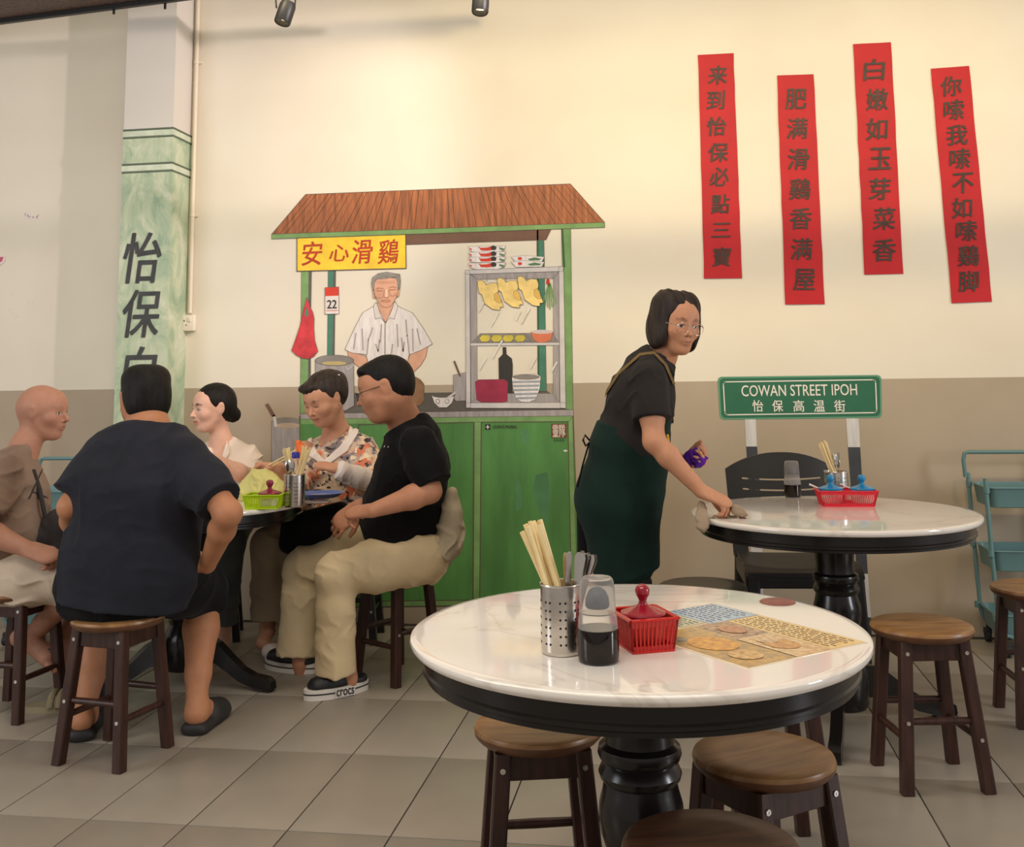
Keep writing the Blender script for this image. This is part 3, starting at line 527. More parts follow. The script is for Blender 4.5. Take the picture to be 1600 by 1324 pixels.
def make_table(label, x, y, r, rz, claws=3, clen=.40):
    t = thing('round_table', label, 'table', (x, y, .001), rz, 'round marble topped tables')
    b = MB(); b.lathe([(r-.035, TZ-.019), (r-.006, TZ-.019), (r-.0015, TZ-.014), (r, TZ-.009), (r-.0015, TZ-.004), (r-.006, TZ-.001), (r-.02, TZ), (0, TZ)], seg=128); b.build('marble_top', MARB, t)
    k = r-.028; b = MB(); b.lathe([(k-.02, TZ-.0195), (k, TZ-.0195), (k, TZ-.052), (k+.004, TZ-.056), (k+.004, TZ-.062), (k-.003, TZ-.066), (k-.003, TZ-.074), (k-.022, TZ-.078), (k-.03, TZ-.06)], seg=96); b.build('apron_rim', BWOOD, t)
    b = MB(); b.lathe([(0, TZ-.03), (k-.03, TZ-.03), (k-.03, TZ-.022), (0, TZ-.022)], seg=48); b.lathe([(.13, TZ-.075), (.13, TZ-.03)], seg=32); b.build('underframe', BWOOD, t)
    # turned pedestal
    prof = [(.0, TZ-.075), (.085, TZ-.075), (.088, TZ-.10), (.076, TZ-.115), (.070, TZ-.15), (.067, TZ-.19), (.069, TZ-.215), (.080, TZ-.223), (.083, TZ-.236), (.079, TZ-.246), (.071, TZ-.252), (.077, TZ-.260), (.082, TZ-.272), (.079, TZ-.282), (.072, TZ-.290),
            (.075, TZ-.305), (.082, TZ-.33), (.084, TZ-.355), (.080, TZ-.385), (.071, TZ-.41), (.066, TZ-.425), (.075, TZ-.433), (.079, TZ-.443), (.075, TZ-.452), (.066, TZ-.460), (.074, TZ-.468), (.078, TZ-.478), (.074, TZ-.488), (.070, TZ-.50), (.082, TZ-.53), (.094, TZ-.56), (.094, .075), (.085, .06), (0, .06)]
    b = MB(); b.lathe(prof[::-1], seg=48); b.build('pedestal', BWOOD, t)
    for c in range(claws):
        a = c*2*PI/claws; top = [(.06, .20), (.12, .195), (.17, .172), (.23, .125), (.29, .082), (.34, .062), (clen-.02, .054), (clen, .040), (clen+.004, .012), (clen-.01, 0)]
        bot = [(clen-.07, 0), (clen-.085, .012), (.28, .030), (.22, .062), (.16, .092), (.06, .085)]
        M = Matrix.Rotation(a, 4, 'Z') @ Matrix.Rotation(PI/2, 4, 'X'); b = MB(); b.prism(top+bot, .04, M); b.build('claw_foot', BWOOD, t, smooth=False)
    return t
make_table('nearest round table, white marble top on a black turned pedestal, bearing a menu', -.100, 2.166, .452, .35)
make_table('round marble table by the wall under the red banners, being wiped by the worker', .542, 4.016, .510, math.radians(18), clen=.43)
make_table('round marble table on the left with five people seated around it', -2.075, 4.24, .500, math.radians(-12), clen=.43)
# stools: fitted from photo
def stool_px(label, cx, cy, rz, **k):
    p = az(cx, cy, .46); return make_stool(label, p.x, p.y, math.radians(rz), **k)
make_stool('round brown stool standing free on the right of the back marble table', .728, 3.526, math.radians(10))
make_stool('worn brown stool in front of the nearest table, right of its pedestal', .149, 2.325, math.radians(38), r=.147)
stool_px('brown stool tucked under the left side of the nearest table', 841, 1129, 14, r=.147)
stool_px('darker brown stool at the bottom edge, cut off by the picture', 1110, 1318, 20, seatm=SEATD, r=.150)
stool_px('dark stool behind the nearest table, left of the black plastic chair', 1098, 914, 5, seatm=SEATK, legm=BWOOD, r=.165)
make_stool('brown stool hidden behind the nearest table with only its legs showing', .20, 2.93, math.radians(12))
p = az(1548, 915, .46); make_stool('brown stool cut off by the right edge in front of the teal trolley', p.x+.155, p.y, math.radians(2))
make_stool('dark stool under the navy-shirted man, its legs nearest the camera on the left', -1.917, 3.411, math.radians(-10))
make_stool('dark stool under the bald man at the left edge', -2.56, 3.80, math.radians(-5))
make_stool('dark stool under the man in beige trousers', -1.213, 4.43, math.radians(58))
make_stool('dark stool under the woman in the floral blouse', -1.60, 5.02, math.radians(8), legm=BWOOD)
make_stool('black stool under the woman in the white jacket', -2.30, 4.98, math.radians(20), seatm=SEATK, legm=BWOOD)
# black plastic chair
def plastic_chair():
    BP = mat('black_plastic', (.024, .022, .021), .42, spec=.4, bump=.04, bs=80)
    f0 = ay(1243, 905, 4.72); t = thing('plastic_chair', 'black plastic chair with a slotted curved back behind the right table', 'chair', (f0.x, 4.72, .001), math.radians(4))
    w = .238; SHT = .445
    # seat: dished grid with rolled front
    b = MB(); nx, ny = 16, 14; top = []; 
    for j in range(ny+1):
        for i in range(nx+1):
            u = i/nx*2-1; v = j/ny; y = -.23+v*.43; z = SHT-.012*(1-u*u)*math.sin(PI*min(1, v*1.1))-(.035*max(0, (.16-v)/.16)**2)+.012*abs(u)**4
            top.append(Vector((u*w*(1-.06*v), y, z)))
    low = [p-Vector((0, 0, .014)) for p in top]; q = [(j*(nx+1)+i, j*(nx+1)+i+1, (j+1)*(nx+1)+i+1, (j+1)*(nx+1)+i) for j in range(ny) for i in range(nx)]
    b.add(top, q); b.add(low, [tuple(reversed(k)) for k in q])
    rim = [i for i in range(nx+1)]+[(j+1)*(nx+1)-1 for j in range(1, ny+1)]+[ny*(nx+1)+i for i in range(nx-1, -1, -1)]+[j*(nx+1) for j in range(ny-1, 0, -1)]
    n = len(rim); b.add([top[i] for i in rim]+[low[i] for i in rim], [(i, n+i, n+(i+1) % n, (i+1) % n) for i in range(n)]); b.build('seat', BP, t)
    b = MB()
    for a, c in (((-w+.01, -.215, SHT-.045), (w-.01, -.215, SHT-.045)), ((-w+.01, -.2, SHT-.04), (-w+.02, .19, SHT-.04)), ((w-.01, -.2, SHT-.04), (w-.02, .19, SHT-.04))): b.beam(a, c, .022, .062, up=(0, 1, 0) if abs(a[0]-c[0]) > .1 else (1, 0, 0), bev=.006)
    b.build('seat_skirt', BP, t)
    # backrest: panel with slots, curved; built from strips between slots
    H0, H1 = .60, .885
    def bp(u, z):  # u -1..1
        k = (z-SHT)/(H1-SHT); hw = w*(.98+.08*k); return Vector((u*hw, .20+.075*k-.035*u*u*-1-.03, z))
    def top_z(u): return H1-.075*abs(u)**2.2
    def panel(z0f, z1f, u0, u1, nu=18, nz=5):
        F = []; vs = []
        for th in (0, .016):
            for j in range(nz+1):
                for i in range(nu+1):
                    u = u0+(u1-u0)*i/nu; z = z0f(u)+(z1f(u)-z0f(u))*j/nz; p = bp(u, z); vs.append(Vector((p.x, p.y+th, p.z)))
        m = (nu+1)*(nz+1)
        for j in range(nz):
            for i in range(nu):
                a = j*(nu+1)+i; F += [(a, a+1, a+nu+2, a+nu+1), (m+a+nu+1, m+a+nu+2, m+a+1, m+a)]
        rim = [i for i in range(nu+1)]+[(j+1)*(nu+1)-1 for j in range(1, nz+1)]+[nz*(nu+1)+i for i in range(nu-1, -1, -1)]+[j*(nu+1) for j in range(nz-1, 0, -1)]
        F += [(rim[i], rim[i-1], m+rim[i-1], m+rim[i]) for i in range(len(rim))]
        return vs, F
    b = MB()
    sl = lambda z, d: (lambda u: z-.012*(1-u*u)+d)
    b.add(*panel(sl(.775, .004), top_z, -1, 1)); b.add(*panel(sl(.728, .004), sl(.775, -.004), -1, 1, nz=2)); b.add(*panel(lambda u: .665, sl(.728, -.004), -1, 1, nz=3))
    for u0, u1 in ((-1, -.72), (-.55, -.50), (.72, 1)):
        b.add(*panel(sl(.775, -.006), sl(.775, .006), u0, u1, 3, 1)); b.add(*panel(sl(.728, -.006), sl(.728, .006), u0, u1, 3, 1))
    b.add(*panel(lambda u: .55, lambda u: .60-.01*(1-u*u), -1, 1, nz=2)); b.add(*panel(lambda u: .43, lambda u: .67, -1, -.72, 4, 4)); b.add(*panel(lambda u: .43, lambda u: .67, .72, 1, 4, 4)); b.build('backrest', BP, t)
    for sx in (-1, 1):
        b = MB(); b.beam((sx*(w-.015), -.235, 0), (sx*(w-.03), -.2, SHT-.03), .045, .05, w2=.06, h2=.055, bev=.01); b.build('leg', BP, t)
        b = MB(); b.beam((sx*(w-.02), .26, 0), (sx*(w-.035), .185, SHT), .045, .045, w2=.055, h2=.05, bev=.01); b.build('leg', BP, t)
    b = MB(); b.tube([(0, .02, SHT-.03), (0, .02, SHT-.05)], .02, 10)
    return t
plastic_chair()
# teal trolleys
TEALM = mat('teal_enamel', srgb(98, 132, 132), .4, var=.05, spec=.5); RUB = mat('black_rubber', (.02, .02, .02), .7)
def trolley(label, x, y, rz, flip=1):
    t = thing('utility_trolley', label, 'trolley', (x, y, .001), rz, 'teal utility trolleys'); W_, D = .44, .30
    for sy in (0, 1):
        yy = sy*(D-.02); lx = .012
        b = MB(); pts = [(lx, yy, .78), (lx+.004, yy, .5), (lx+.012, yy, .2), (lx+.018, yy, .13), (lx+.035, yy, .095), (lx+.07, yy, .085), (W_-.07, yy, .085), (W_-.035, yy, .095), (W_-.018, yy, .13), (W_-.012, yy, .2), (W_-.004, yy, .5), (W_, yy, .78)]
        b.tube(pts, .0095, 12); b.build('frame_loop', TEALM, t)
    b = MB(); b.tube([(.0, D-.02, .76), (-.004, D-.02, .84), (.003, D-.02, .872), (.02, D-.02, .878), (W_-.01, D-.02, .878), (W_+.008, D-.02, .872), (W_+.014, D-.02, .84), (W_+.012, D-.02, .76)], .0095, 12); b.build('handle', TEALM, t)
    for k, z in enumerate((.735, .455, .175)):
        hh, rr = .085 if k < 2 else .085, .035; b = MB()
        def ring(ins, z): 
            x0, x1, y0, y1 = .022+ins, W_-.012-ins, .008+ins, D-.028-ins; o = []
            for cx, cy, a0 in ((x1-rr, y1-rr, 0), (x0+rr, y1-rr, PI/2), (x0+rr, y0+rr, PI), (x1-rr, y0+rr, 1.5*PI)): o += [Vector((cx+rr*math.cos(a0+i*PI/10), cy+rr*math.sin(a0+i*PI/10), z)) for i in range(6)]
            return o
        rs = [ring(-.004, z), ring(-.001, z+.004), ring(.001, z), ring(.010, z-hh), ring(.016, z-hh-.003)]; ns = len(rs[0])
        ins = [ring(.016, z-hh), ring(.013, z-hh+.003), ring(.004, z)]
        for seq in (rs, ins):
            base = [p for r_ in seq for p in r_]; b.add(base, [(i*ns+j, i*ns+(j+1) % ns, (i+1)*ns+(j+1) % ns, (i+1)*ns+j) for i in range(len(seq)-1) for j in range(ns)])
        b.add(rs[-1], [tuple(range(ns-1, -1, -1))]); b.add(ins[0], [tuple(range(ns))]); b.build('tray', TEALM, t)
        for xx in (.014, W_-.004):
            for yy in (0, D-.02): b = MB(); b.tube([(xx, yy, z-.02), (xx, yy, z+.008)], .0135, 12); b.build('tray_clamp', TEALM, t)
    for xx in (.05, W_-.05):
        for yy in (0, D-.02):
            b = MB(); b.tube([(xx-.011, yy, .027), (xx+.011, yy, .027)], .0265, 20); b.tube([(xx, yy, .027), (xx, yy, .03), (xx, yy, .085)], .007, 8); b.bevbox((xx, yy, .05), (.034, .03, .03), .006); b.build('caster', RUB, t)
    t.scale = (1, 1, .982)
    return t
p = ay(1508, 712, 5.24); trolley('teal three-tier trolley against the wall at the right edge', p.x+.0, 4.98, 0)
p = ay(63, 720, 5.0); trolley('teal trolley half hidden behind the bald man and the navy-shirted man', p.x, 4.72, math.radians(0))
# ================================================================ TABLEWARE
STEEL = mat('brushed_steel', (.62, .58, .53), .27, metal=1, bump=.05, bs=240)
HOLE = mat('hole_black', (.012, .012, .012), .9)
BAMB = mat('bamboo', srgb(240, 216, 160), .5, var=.12, vs=12); SPN = mat('cutlery_steel', (.60, .57, .53), .22, metal=1)
def holder(label, x, y, r=.040, h=.122, rot=0., z0=TZ):
    t = thing('cutlery_holder', label, 'cutlery holder', (x, y, z0+.0005), rot)
    b = MB(); b.lathe([(0, 0), (r-.004, 0), (r-.001, .003), (r, .008), (r, h-.003), (r+.0018, h-.001), (r+.0012, h+.001), (r-.0015, h), (r-.002, h-.01), (r-.002, .004), (0, .004)], seg=64); b.build('cup', STEEL, t)
    b = MB()
    for a in range(8):
        for k in range(6):
            for da in (-.13, .13):
                ang = a*PI/4+.2+da; z = .022+k*.0145; M = Matrix.Rotation(ang, 3, 'Z') @ Matrix.Rotation(PI/2, 3, 'Y')
                b.lathe([(0, r+.0004), (.0021, r+.0004), (.0021, r-.001)], M=M, seg=10, c=(0, 0, z))
    b.build('drain_holes', HOLE, t); return t
def stick_mesh():
    b = MB(); b.beam((0, 0, 0), (0, 0, .228), .0068, .0052, w2=.0098, h2=.0064, bev=.0014); return b
def spoon_mesh():
    b = MB(); n = 10; prof = [(.0, .0018), (.02, .0018), (.09, .0028), (.115, .0024), (.125, .004), (.135, .011), (.15, .0165), (.165, .0165), (.177, .011), (.183, .002)]
    vs = []
    for (z, w) in prof:
        d = .006*max(0, 1-((z-.155)/.03)**2) if z > .12 else 0
        for k in range(5): u = k/2-1; vs.append((u*w, -d*(1-u*u)+.0006, z))
        for k in range(4, -1, -1): u = k/2-1; vs.append((u*w, -d*(1-u*u)-.0006, z))
    F = []
    for i in range(len(prof)-1):
        for k in range(10): F.append((i*10+k, i*10+(k+1) % 10, (i+1)*10+(k+1) % 10, (i+1)*10+k))
    F += [tuple(range(9, -1, -1)), tuple((len(prof)-1)*10+k for k in range(10))]; b.add(vs, F); return b
def handle_mesh():
    b = MB(); n = 8; prof = [(0, .010), (.02, .018), (.04, .012), (.05, .004), (.09, .0028), (.13, .0036), (.155, .0062), (.168, .0068), (.175, .003)]
    vs = []
    for z, w in prof:
        for u in (-1, 0, 1): vs.append((u*w, .0009-.0006*abs(u), z))
        for u in (1, 0, -1): vs.append((u*w, -.0007-.0002*abs(u), z))
    F = [(i*6+k, i*6+(k+1) % 6, (i+1)*6+(k+1) % 6, (i+1)*6+k) for i in range(len(prof)-1) for k in range(6)]+[tuple(range(5, -1, -1)), tuple((len(prof)-1)*6+k for k in range(6))]; b.add(vs, F); return b
def fork_mesh():
    b = MB(); b.beam((0, 0, 0), (0, 0, .13), .008, .0015, w2=.005, h2=.0018, bev=.0004); b.bevbox((0, 0, .142), (.022, .0018, .03), .0006)
    for k in range(4): b.beam(((k-1.5)*.006, 0, .155), ((k-1.5)*.006, -.003, .188), .003, .0015, bev=.0003)
    return b
_st = {}
def put(kind, label, group, base, tip, roll=0, L=None):
    if kind not in _st:
        o = {'chopstick': stick_mesh, 'spoon': spoon_mesh, 'fork': fork_mesh, 'dessert_spoon': handle_mesh}[kind]().build(kind, BAMB if kind == 'chopstick' else SPN); _st[kind] = (o.data, o); first = True
    else: first = False
    o = _st[kind][1] if first else bpy.data.objects.new(kind, _st[kind][0])
    if not first: COL.objects.link(o)
    d = (Vector(tip)-Vector(base)); q = d.to_track_quat('Z', 'Y'); o.rotation_mode = 'QUATERNION'; o.rotation_quaternion = q @ Matrix.Rotation(roll, 3, 'Z').to_quaternion(); o.location = base
    return tag(o, label, {'chopstick': 'chopstick', 'spoon': 'spoon', 'fork': 'fork', 'dessert_spoon': 'spoon'}[kind], group)
def fill(x, y, where, n_ch, lean, spread, n_sp, splean, kind='spoon', r=.034, z0=TZ, chside=(-.6, 0), spside=(.6, 0), seed=1, sd=0):
    rn = random.Random(seed)
    for i in range(n_ch):
        z = z0+.008; tx = lean[0]+rn.uniform(-spread, spread); ty = (lean[1]+rn.uniform(-spread, spread))*.7; sg_ = 1 if lean[0] < 0 else -1; ry = rn.uniform(-.016, .016); rx = -sg_*rn.uniform(.004, .026); by = y+ry-ty*.055; bx = x+max(-.026, min(.026, rx-tx*.112))
        tx = (x+rx-bx)/.112
        put('chopstick', 'pale bamboo chopstick standing in the steel holder %s' % where, 'chopsticks in the holder %s' % where, (bx, by, z+rn.uniform(0, .01)), (bx+tx*.2, by+ty*.2, z+.2), rn.uniform(-.6, .6)+1.57*(i % 2))
    for i in range(n_sp):
        a = rn.uniform(0, 6.28); bx = x+spside[0]*r*.3+rn.uniform(-.012, .010); by = y+rn.uniform(-.018, .018)
        tx = splean[0]+rn.uniform(-.09, .09)*(1.9 if kind == 'dessert_spoon' else 1); ty = splean[1]+rn.uniform(-.06, .06); k = 'fork' if (kind == 'mix' and i % 3 == 0) else ('spoon' if kind in ('spoon', 'mix') else kind)
        put(k, 'steel %s standing in the holder %s' % (k.split('_')[-1], where), '%ss in the holder %s' % (k.split('_')[-1], where), (bx, by, z0+.006), (bx+tx*.18, by+ty*.18, z0+.186), rn.uniform(.9, 2.1) if k != 'dessert_spoon' else rn.uniform(1.0, 1.5))
SOY = mat('soy_sauce', (.008, .004, .003), .08, spec=.5)
FROST = mat('frosted_plastic', (.95, .93, .91), .16, trans=.93, ior=1.06, spec=.3); CLEARP = mat('clear_plastic', (.97, .95, .93), .12, trans=.9, ior=1.15)
BALL = mat('cap_grey', srgb(70, 78, 86), .4)
def soy_bottle(label, x, y, s=1., fillh=.058):
    t = thing('sauce_bottle', label, 'bottle', (x, y, TZ+.0005), 0)
    b = MB(); b.lathe([(0, 0), (.028, 0), (.0325, .004), (.034, .012), (.034, .05), (.0325, .075), (.030, .083), (.030, .0845), (.0285, .0845), (.031, .074), (.0325, .05), (.0325, .012), (.030, .006), (0, .004)], seg=48); b.build('bottle_body', CLEARP, t)
    b = MB(); b.lathe([(0, .001), (.0285, .0008), (.0330, .0042), (.0344, .012), (.0344, .05), (.0344-.0005*(fillh > .05), fillh), (0, fillh)], seg=48); b.build('soy_sauce', SOY, t)
    b = MB(); b.lathe([(.0305, .084), (.031, .086), (.0285, .135), (.0265, .1425), (.023, .145), (0, .145), (0, .1438), (.0225, .1438), (.0258, .140), (.0275, .134), (.0298, .086)], seg=48); b.build('cap', FROST, t)
    b = MB(); b.lathe([(0, .092), (.018, .0925), (.0205, .097), (.0195, .110), (.014, .122), (.007, .127), (0, .128)], seg=32); b.build('inner_stopper', BALL, t)
    return t
def basket(label, x, y, rz, L, Wd, h, m, nl=12, nw=8, z0=TZ, lab=True):
    t = thing('condiment_basket', label, 'basket', (x, y, z0+.0005), rz); tp = .86
    def slatwall(b, a0, a1, c0, c1, n):  # bottom a0-a1, top c0-c1
        for i in range(n+1):
            u = i/n; b.beam(a0.lerp(a1, u), c0.lerp(c1, u), .0034, .0022, bev=.0004)
    Bx, By = L/2*tp, Wd/2*tp; Tx, Ty = L/2, Wd/2
    cb = [Vector((-Bx, -By, .004)), Vector((Bx, -By, .004)), Vector((Bx, By, .004)), Vector((-Bx, By, .004))]; ct = [Vector((-Tx, -Ty, h)), Vector((Tx, -Ty, h)), Vector((Tx, Ty, h)), Vector((-Tx, Ty, h))]
    b = MB(); b.bevbox((0, 0, .0025), (2*Bx+.004, 2*By+.004, .005), .0015); b.build('base', m, t)
    for k in range(4):
        j = (k+1) % 4; n = nl if k % 2 == 0 else nw; wl = MB(); c0 = cb[k].lerp(ct[k], .04); c1 = cb[j].lerp(ct[j], .04); slatwall(wl, cb[k], cb[j], ct[k], ct[j], n)
        lo = [cb[k], cb[j], cb[j].lerp(ct[j], .16), cb[k].lerp(ct[k], .16)]; hi = [cb[k].lerp(ct[k], .76), cb[j].lerp(ct[j], .76), ct[j], ct[k]]
        nn = (cb[j]-cb[k]).cross(ct[k]-cb[k]).normalized()*.0022
        for qd in (lo, hi): wl.add(qd+[v-nn for v in qd], [(0, 1, 2, 3), (7, 6, 5, 4), (0, 4, 5, 1), (1, 5, 6, 2), (2, 6, 7, 3), (3, 7, 4, 0)])
        wl.build('slotted_side', m, t, smooth=False)
    b = MB(); rp = []
    for c in ct: rp.append(c*1.0)
    o_ = .004
    for k in range(4): b.beam(ct[k]+Vector((0, 0, 0)), ct[(k+1) % 4], .004, .009, up=(0, 0, 1), bev=.001)
    b.build('rim', m, t); return t
def pot_lid(label_pot, x, y, z, r, lidm, bodym, spoon=None, hh=.05, name='condiment_pot'):
    t = thing(name, label_pot, 'pot', (x, y, z), 0)
    b = MB(); b.lathe([(0, 0), (r*.72, 0), (r*.86, .006), (r*.9, .02), (r*.88, hh), (r*.84, hh), (r*.84, .008), (0, .006)], seg=40); b.build('pot_body', bodym, t)
    b = MB(); b.lathe([(r*.84, hh+.0005), (r, hh+.001), (r*1.02, hh+.005), (r*.98, hh+.008), (r*.7, hh+.0125), (r*.35, hh+.018), (r*.20, hh+.022), (r*.17, hh+.028), (r*.22, hh+.033), (r*.31, hh+.039), (r*.33, hh+.046), (r*.27, hh+.053), (r*.12, hh+.057), (0, hh+.058)], seg=40); b.build('lid', lidm, t)
    if spoon:
        b = MB(); b.tube([(spoon[0]*r*.4, spoon[1]*r*.4, hh-.004), (spoon[0]*r*1.0, spoon[1]*r*1.0, hh+.006), (spoon[0]*r*1.7, spoon[1]*r*1.7, hh+.02)], [.003, .0026, .0035], 8); b.build('spoon_handle', mat('white_spoon', srgb(235, 222, 214), .35), t)
    return t
REDPL = mat('red_plastic', srgb(196, 26, 22), .28, coat=.3, sss=.05); MAR = mat('maroon_lid', srgb(150, 18, 38), .2, coat=.5); POTW = mat('pot_cream', srgb(228, 214, 196), .35); LIME = mat('lime_plastic', srgb(178, 208, 22), .3, sss=.05); BLU = mat('blue_lid', srgb(24, 128, 178), .3, coat=.3); PINKR = mat('red_pink_plastic', srgb(222, 40, 58), .3)
# nearest table
p = az(876, 1026, TZ); H1x, H1y = p.x, p.y+.022
holder('steel holder full of chopsticks and cutlery on the nearest table', H1x, H1y, r=.0375, h=.124)
fill(H1x, H1y, 'on the nearest table', 12, (-.33, .05), .11, 19, (.17, .02), kind='dessert_spoon', seed=5, spside=(.55, 0))
p = az(934, 1040, TZ); q = soy_bottle('bottle of dark soy sauce with a frosted cap on the nearest table', p.x, p.y+.022); q.scale = (1.07, 1.07, 1.0)
p = az(1006, 1013, TZ); basket('red slotted basket holding a lidded pot on the nearest table', p.x, p.y+.008, math.radians(24), .092, .112, .060, REDPL, 11, 12); pot_lid('maroon-lidded condiment pot in the red basket on the nearest table', p.x+.0, p.y+.008, TZ+.0062, .042, MAR, mat('red_pot', srgb(200, 60, 50), .35))
# menu
mc = Vector((.0775, 2.0565, TZ)); _sc = Vector((0, 0, 0))
PA = [az(1113, 944, TZ), az(1354, 1005, TZ), az(1170, 1048, TZ)]; pD = PA[0]+PA[2]-PA[1]; mc = (PA[0]+PA[2])/2
ux = (PA[1]-PA[0]); uy = (PA[1]-PA[2]); Lx, Ly = ux.length, uy.length
mt = thing('menu_card', 'laminated colour food menu lying on the nearest table', 'menu', (mc.x, mc.y, TZ+.0006), math.atan2(ux.y, ux.x))
b = MB(); b.bevbox((0, 0, .0006), (Lx, Ly, .0012), .0004); b.build('laminated_sheet', mat('menu_paper', srgb(232, 214, 178), .22, coat=.5), mt)
def mpanel(name, x0, x1, y0, y1, c1, c2, vs, lay=1, rough=.22):
    b = MB(); z = .0013+lay*.0002; b.add([((x0-.5)*Lx, (y0-.5)*Ly, z), ((x1-.5)*Lx, (y0-.5)*Ly, z), ((x1-.5)*Lx, (y1-.5)*Ly, z), ((x0-.5)*Lx, (y1-.5)*Ly, z)], [(0, 1, 2, 3)]); return b.build(name, mat('menu_print', c1, rough, col2=c2, vs=vs, coat=.3), mt, smooth=False)
mpanel('printed_panel', .01, .33, .56, .99, srgb(150, 178, 206), srgb(170, 196, 210), 30); mpanel('printed_panel', .01, .30, .28, .55, srgb(176, 184, 150), srgb(206, 206, 172), 40)
mpanel('printed_panel', .01, .32, .01, .27, srgb(226, 206, 150), srgb(238, 220, 170), 20); mpanel('printed_panel', .34, .99, .70, .99, srgb(226, 184, 104), srgb(238, 208, 138), 30)
mpanel('food_photo', .33, .62, .42, .69, srgb(84, 58, 46), srgb(206, 164, 124), 60); mpanel('food_photo', .63, .99, .40, .69, srgb(196, 148, 88), srgb(232, 206, 160), 70); mpanel('food_photo', .33, .99, .02, .41, srgb(206, 160, 70), srgb(146, 124, 92), 55)
mpanel('food_photo', .33, .52, .02, .16, srgb(88, 84, 76), srgb(150, 140, 124), 60, 2)
for q_, (cx, cy, rx, ry, c) in enumerate(((.62, .22, .13, .14, (236, 176, 60)), (.80, .55, .09, .10, (224, 170, 90)), (.84, .20, .08, .10, (226, 190, 120)), (.48, .56, .08, .08, (206, 150, 110)), (.72, .54, .05, .07, (228, 200, 160)))):
    b = MB(); z = .0021+q_*.0001; b.add([((cx-.5+rx*math.cos(a*PI/12))*Lx, (cy-.5+ry*math.sin(a*PI/12))*Ly, z) for a in range(24)], [tuple(range(24))]); b.build('dish_photo', mat('menu_dish', srgb(*c), .25, col2=srgb(int(c[0]*.75), int(c[1]*.62), int(c[2]*.5)), vs=90, coat=.3), mt, smooth=False)
b = MB(); rn = random.Random(9)
for (x0, x1, y0, y1, n) in ((.02, .31, .58, .97, 9), (.02, .28, .30, .53, 6), (.03, .30, .03, .25, 6), (.36, .97, .72, .97, 7)):
    for i in range(n):
        y = y0+(y1-y0)*(i+.5)/n; x = x0
        while x < x1-.03:
            w = rn.uniform(.015, .05); b.add([((x-.5)*Lx, (y-.5)*Ly-.0016, .0019), ((x+w-.5)*Lx, (y-.5)*Ly-.0016, .0019), ((x+w-.5)*Lx, (y-.5)*Ly+.0016, .0019), ((x-.5)*Lx, (y-.5)*Ly+.0016, .0019)], [(0, 1, 2, 3)]); x += w+.012
tag(b.build('small_print', mat('menu_ink', srgb(96, 84, 96), .3), mt, smooth=False), kind='stuff')
p = az(1215, 942, TZ); b = MB(); b.lathe([(0, 0), (.037, 0), (.039, .0015), (.037, .003), (0, .003)], c=(p.x, p.y, TZ+.0004), seg=40); cst = tag(b.build('coaster', mat('coaster_red_brown', srgb(140, 84, 74), .45, var=.25, vs=60)), 'small round reddish-brown coaster near the far rim of the nearest table', 'coaster')
# back table
p = az(1305, 757, TZ); H2x, H2y = p.x, 4.30
p2 = az(1307, 778, TZ); H2 = ay(1307, 755, 4.31)
holder('steel cutlery holder behind the red basket on the back table', H2.x, 4.31, r=.046, h=.118, rot=.5); fill(H2.x, 4.31, 'on the back table', 6, (-.30, .0), .06, 5, (-.02, .0), kind='mix', seed=11, spside=(0, 0))
basket('wide red slotted basket with two blue-lidded pots on the back table', p2.x, 4.20, math.radians(2), .215, .13, .058, PINKR, 26, 12)
for dx, s_, lb in ((-.055, (-1, .1), 'blue-lidded pot in the left half of the wide red basket'), (.062, (-1, .25), 'blue-lidded pot in the right half of the wide red basket')):
    pot_lid(lb, p2.x+dx, 4.20, TZ+.0062, .046, BLU, POTW, spoon=s_, hh=.052)
p = az(1239, 777, TZ); soy_bottle('half-empty soy sauce bottle with a frosted cap on the back table', p.x, p.y+.0, fillh=.045)
# left table
p = az(457, 793, TZ); H3 = (p.x, p.y+.02)
holder('steel holder packed with chopsticks on the left table', H3[0], H3[1], r=.042, h=.128, rot=.3)
fill(H3[0], H3[1], 'on the left table', 7, (-.26, -.02), .13, 0, (0, 0), seed=21); fill(H3[0], H3[1], 'on the left table', 11, (.26, .02), .15, 3, (-.05, 0), seed=22)
p = az(405, 797, TZ); basket('lime green slotted basket with a maroon-lidded pot on the left table', p.x, p.y+.055, math.radians(7), .145, .115, .055, LIME, 16, 12); pot_lid('maroon-lidded condiment pot in the lime green basket', p.x+.02, p.y+.055, TZ+.0062, .046, mat('maroon_lid_dark', srgb(132, 34, 52), .3, coat=.3), POTW, hh=.048)
# blue trays, phone, bag, bottle
BTR = mat('blue_melamine', srgb(98, 118, 178), .3); PLW = mat('pink_white_food', srgb(226, 196, 190), .5, var=.2, vs=40)
def tray(label, x, y, rx, ry, rz, food=True, z=TZ):
    t = thing('blue_plate', label, 'plate', (x, y, z+.0005), rz); b = MB(); b.lathe([(0, 0), (.06, 0), (.075, .004), (.1, .02), (.103, .021), (.1, .023), (.073, .008), (0, .005)], seg=40); o = b.build('plate_body', BTR, t); o.scale = (rx/.1, ry/.1, 1)
    if food: b = MB(); b.lathe([(0, .014), (.055, .012), (.068, .006)], seg=24); f = b.build('plate_food', PLW, t); f.scale = (rx/.1, ry/.1, 1)
    return t
p = az(497, 779, TZ); tray('blue oval plate with food at the right rim of the left table', p.x, p.y+.02, .105, .085, .2)
p = az(315, 795, TZ); tray('blue plate on the left table beside the navy sleeve', p.x-.03, p.y+.0, .10, .08, 0)
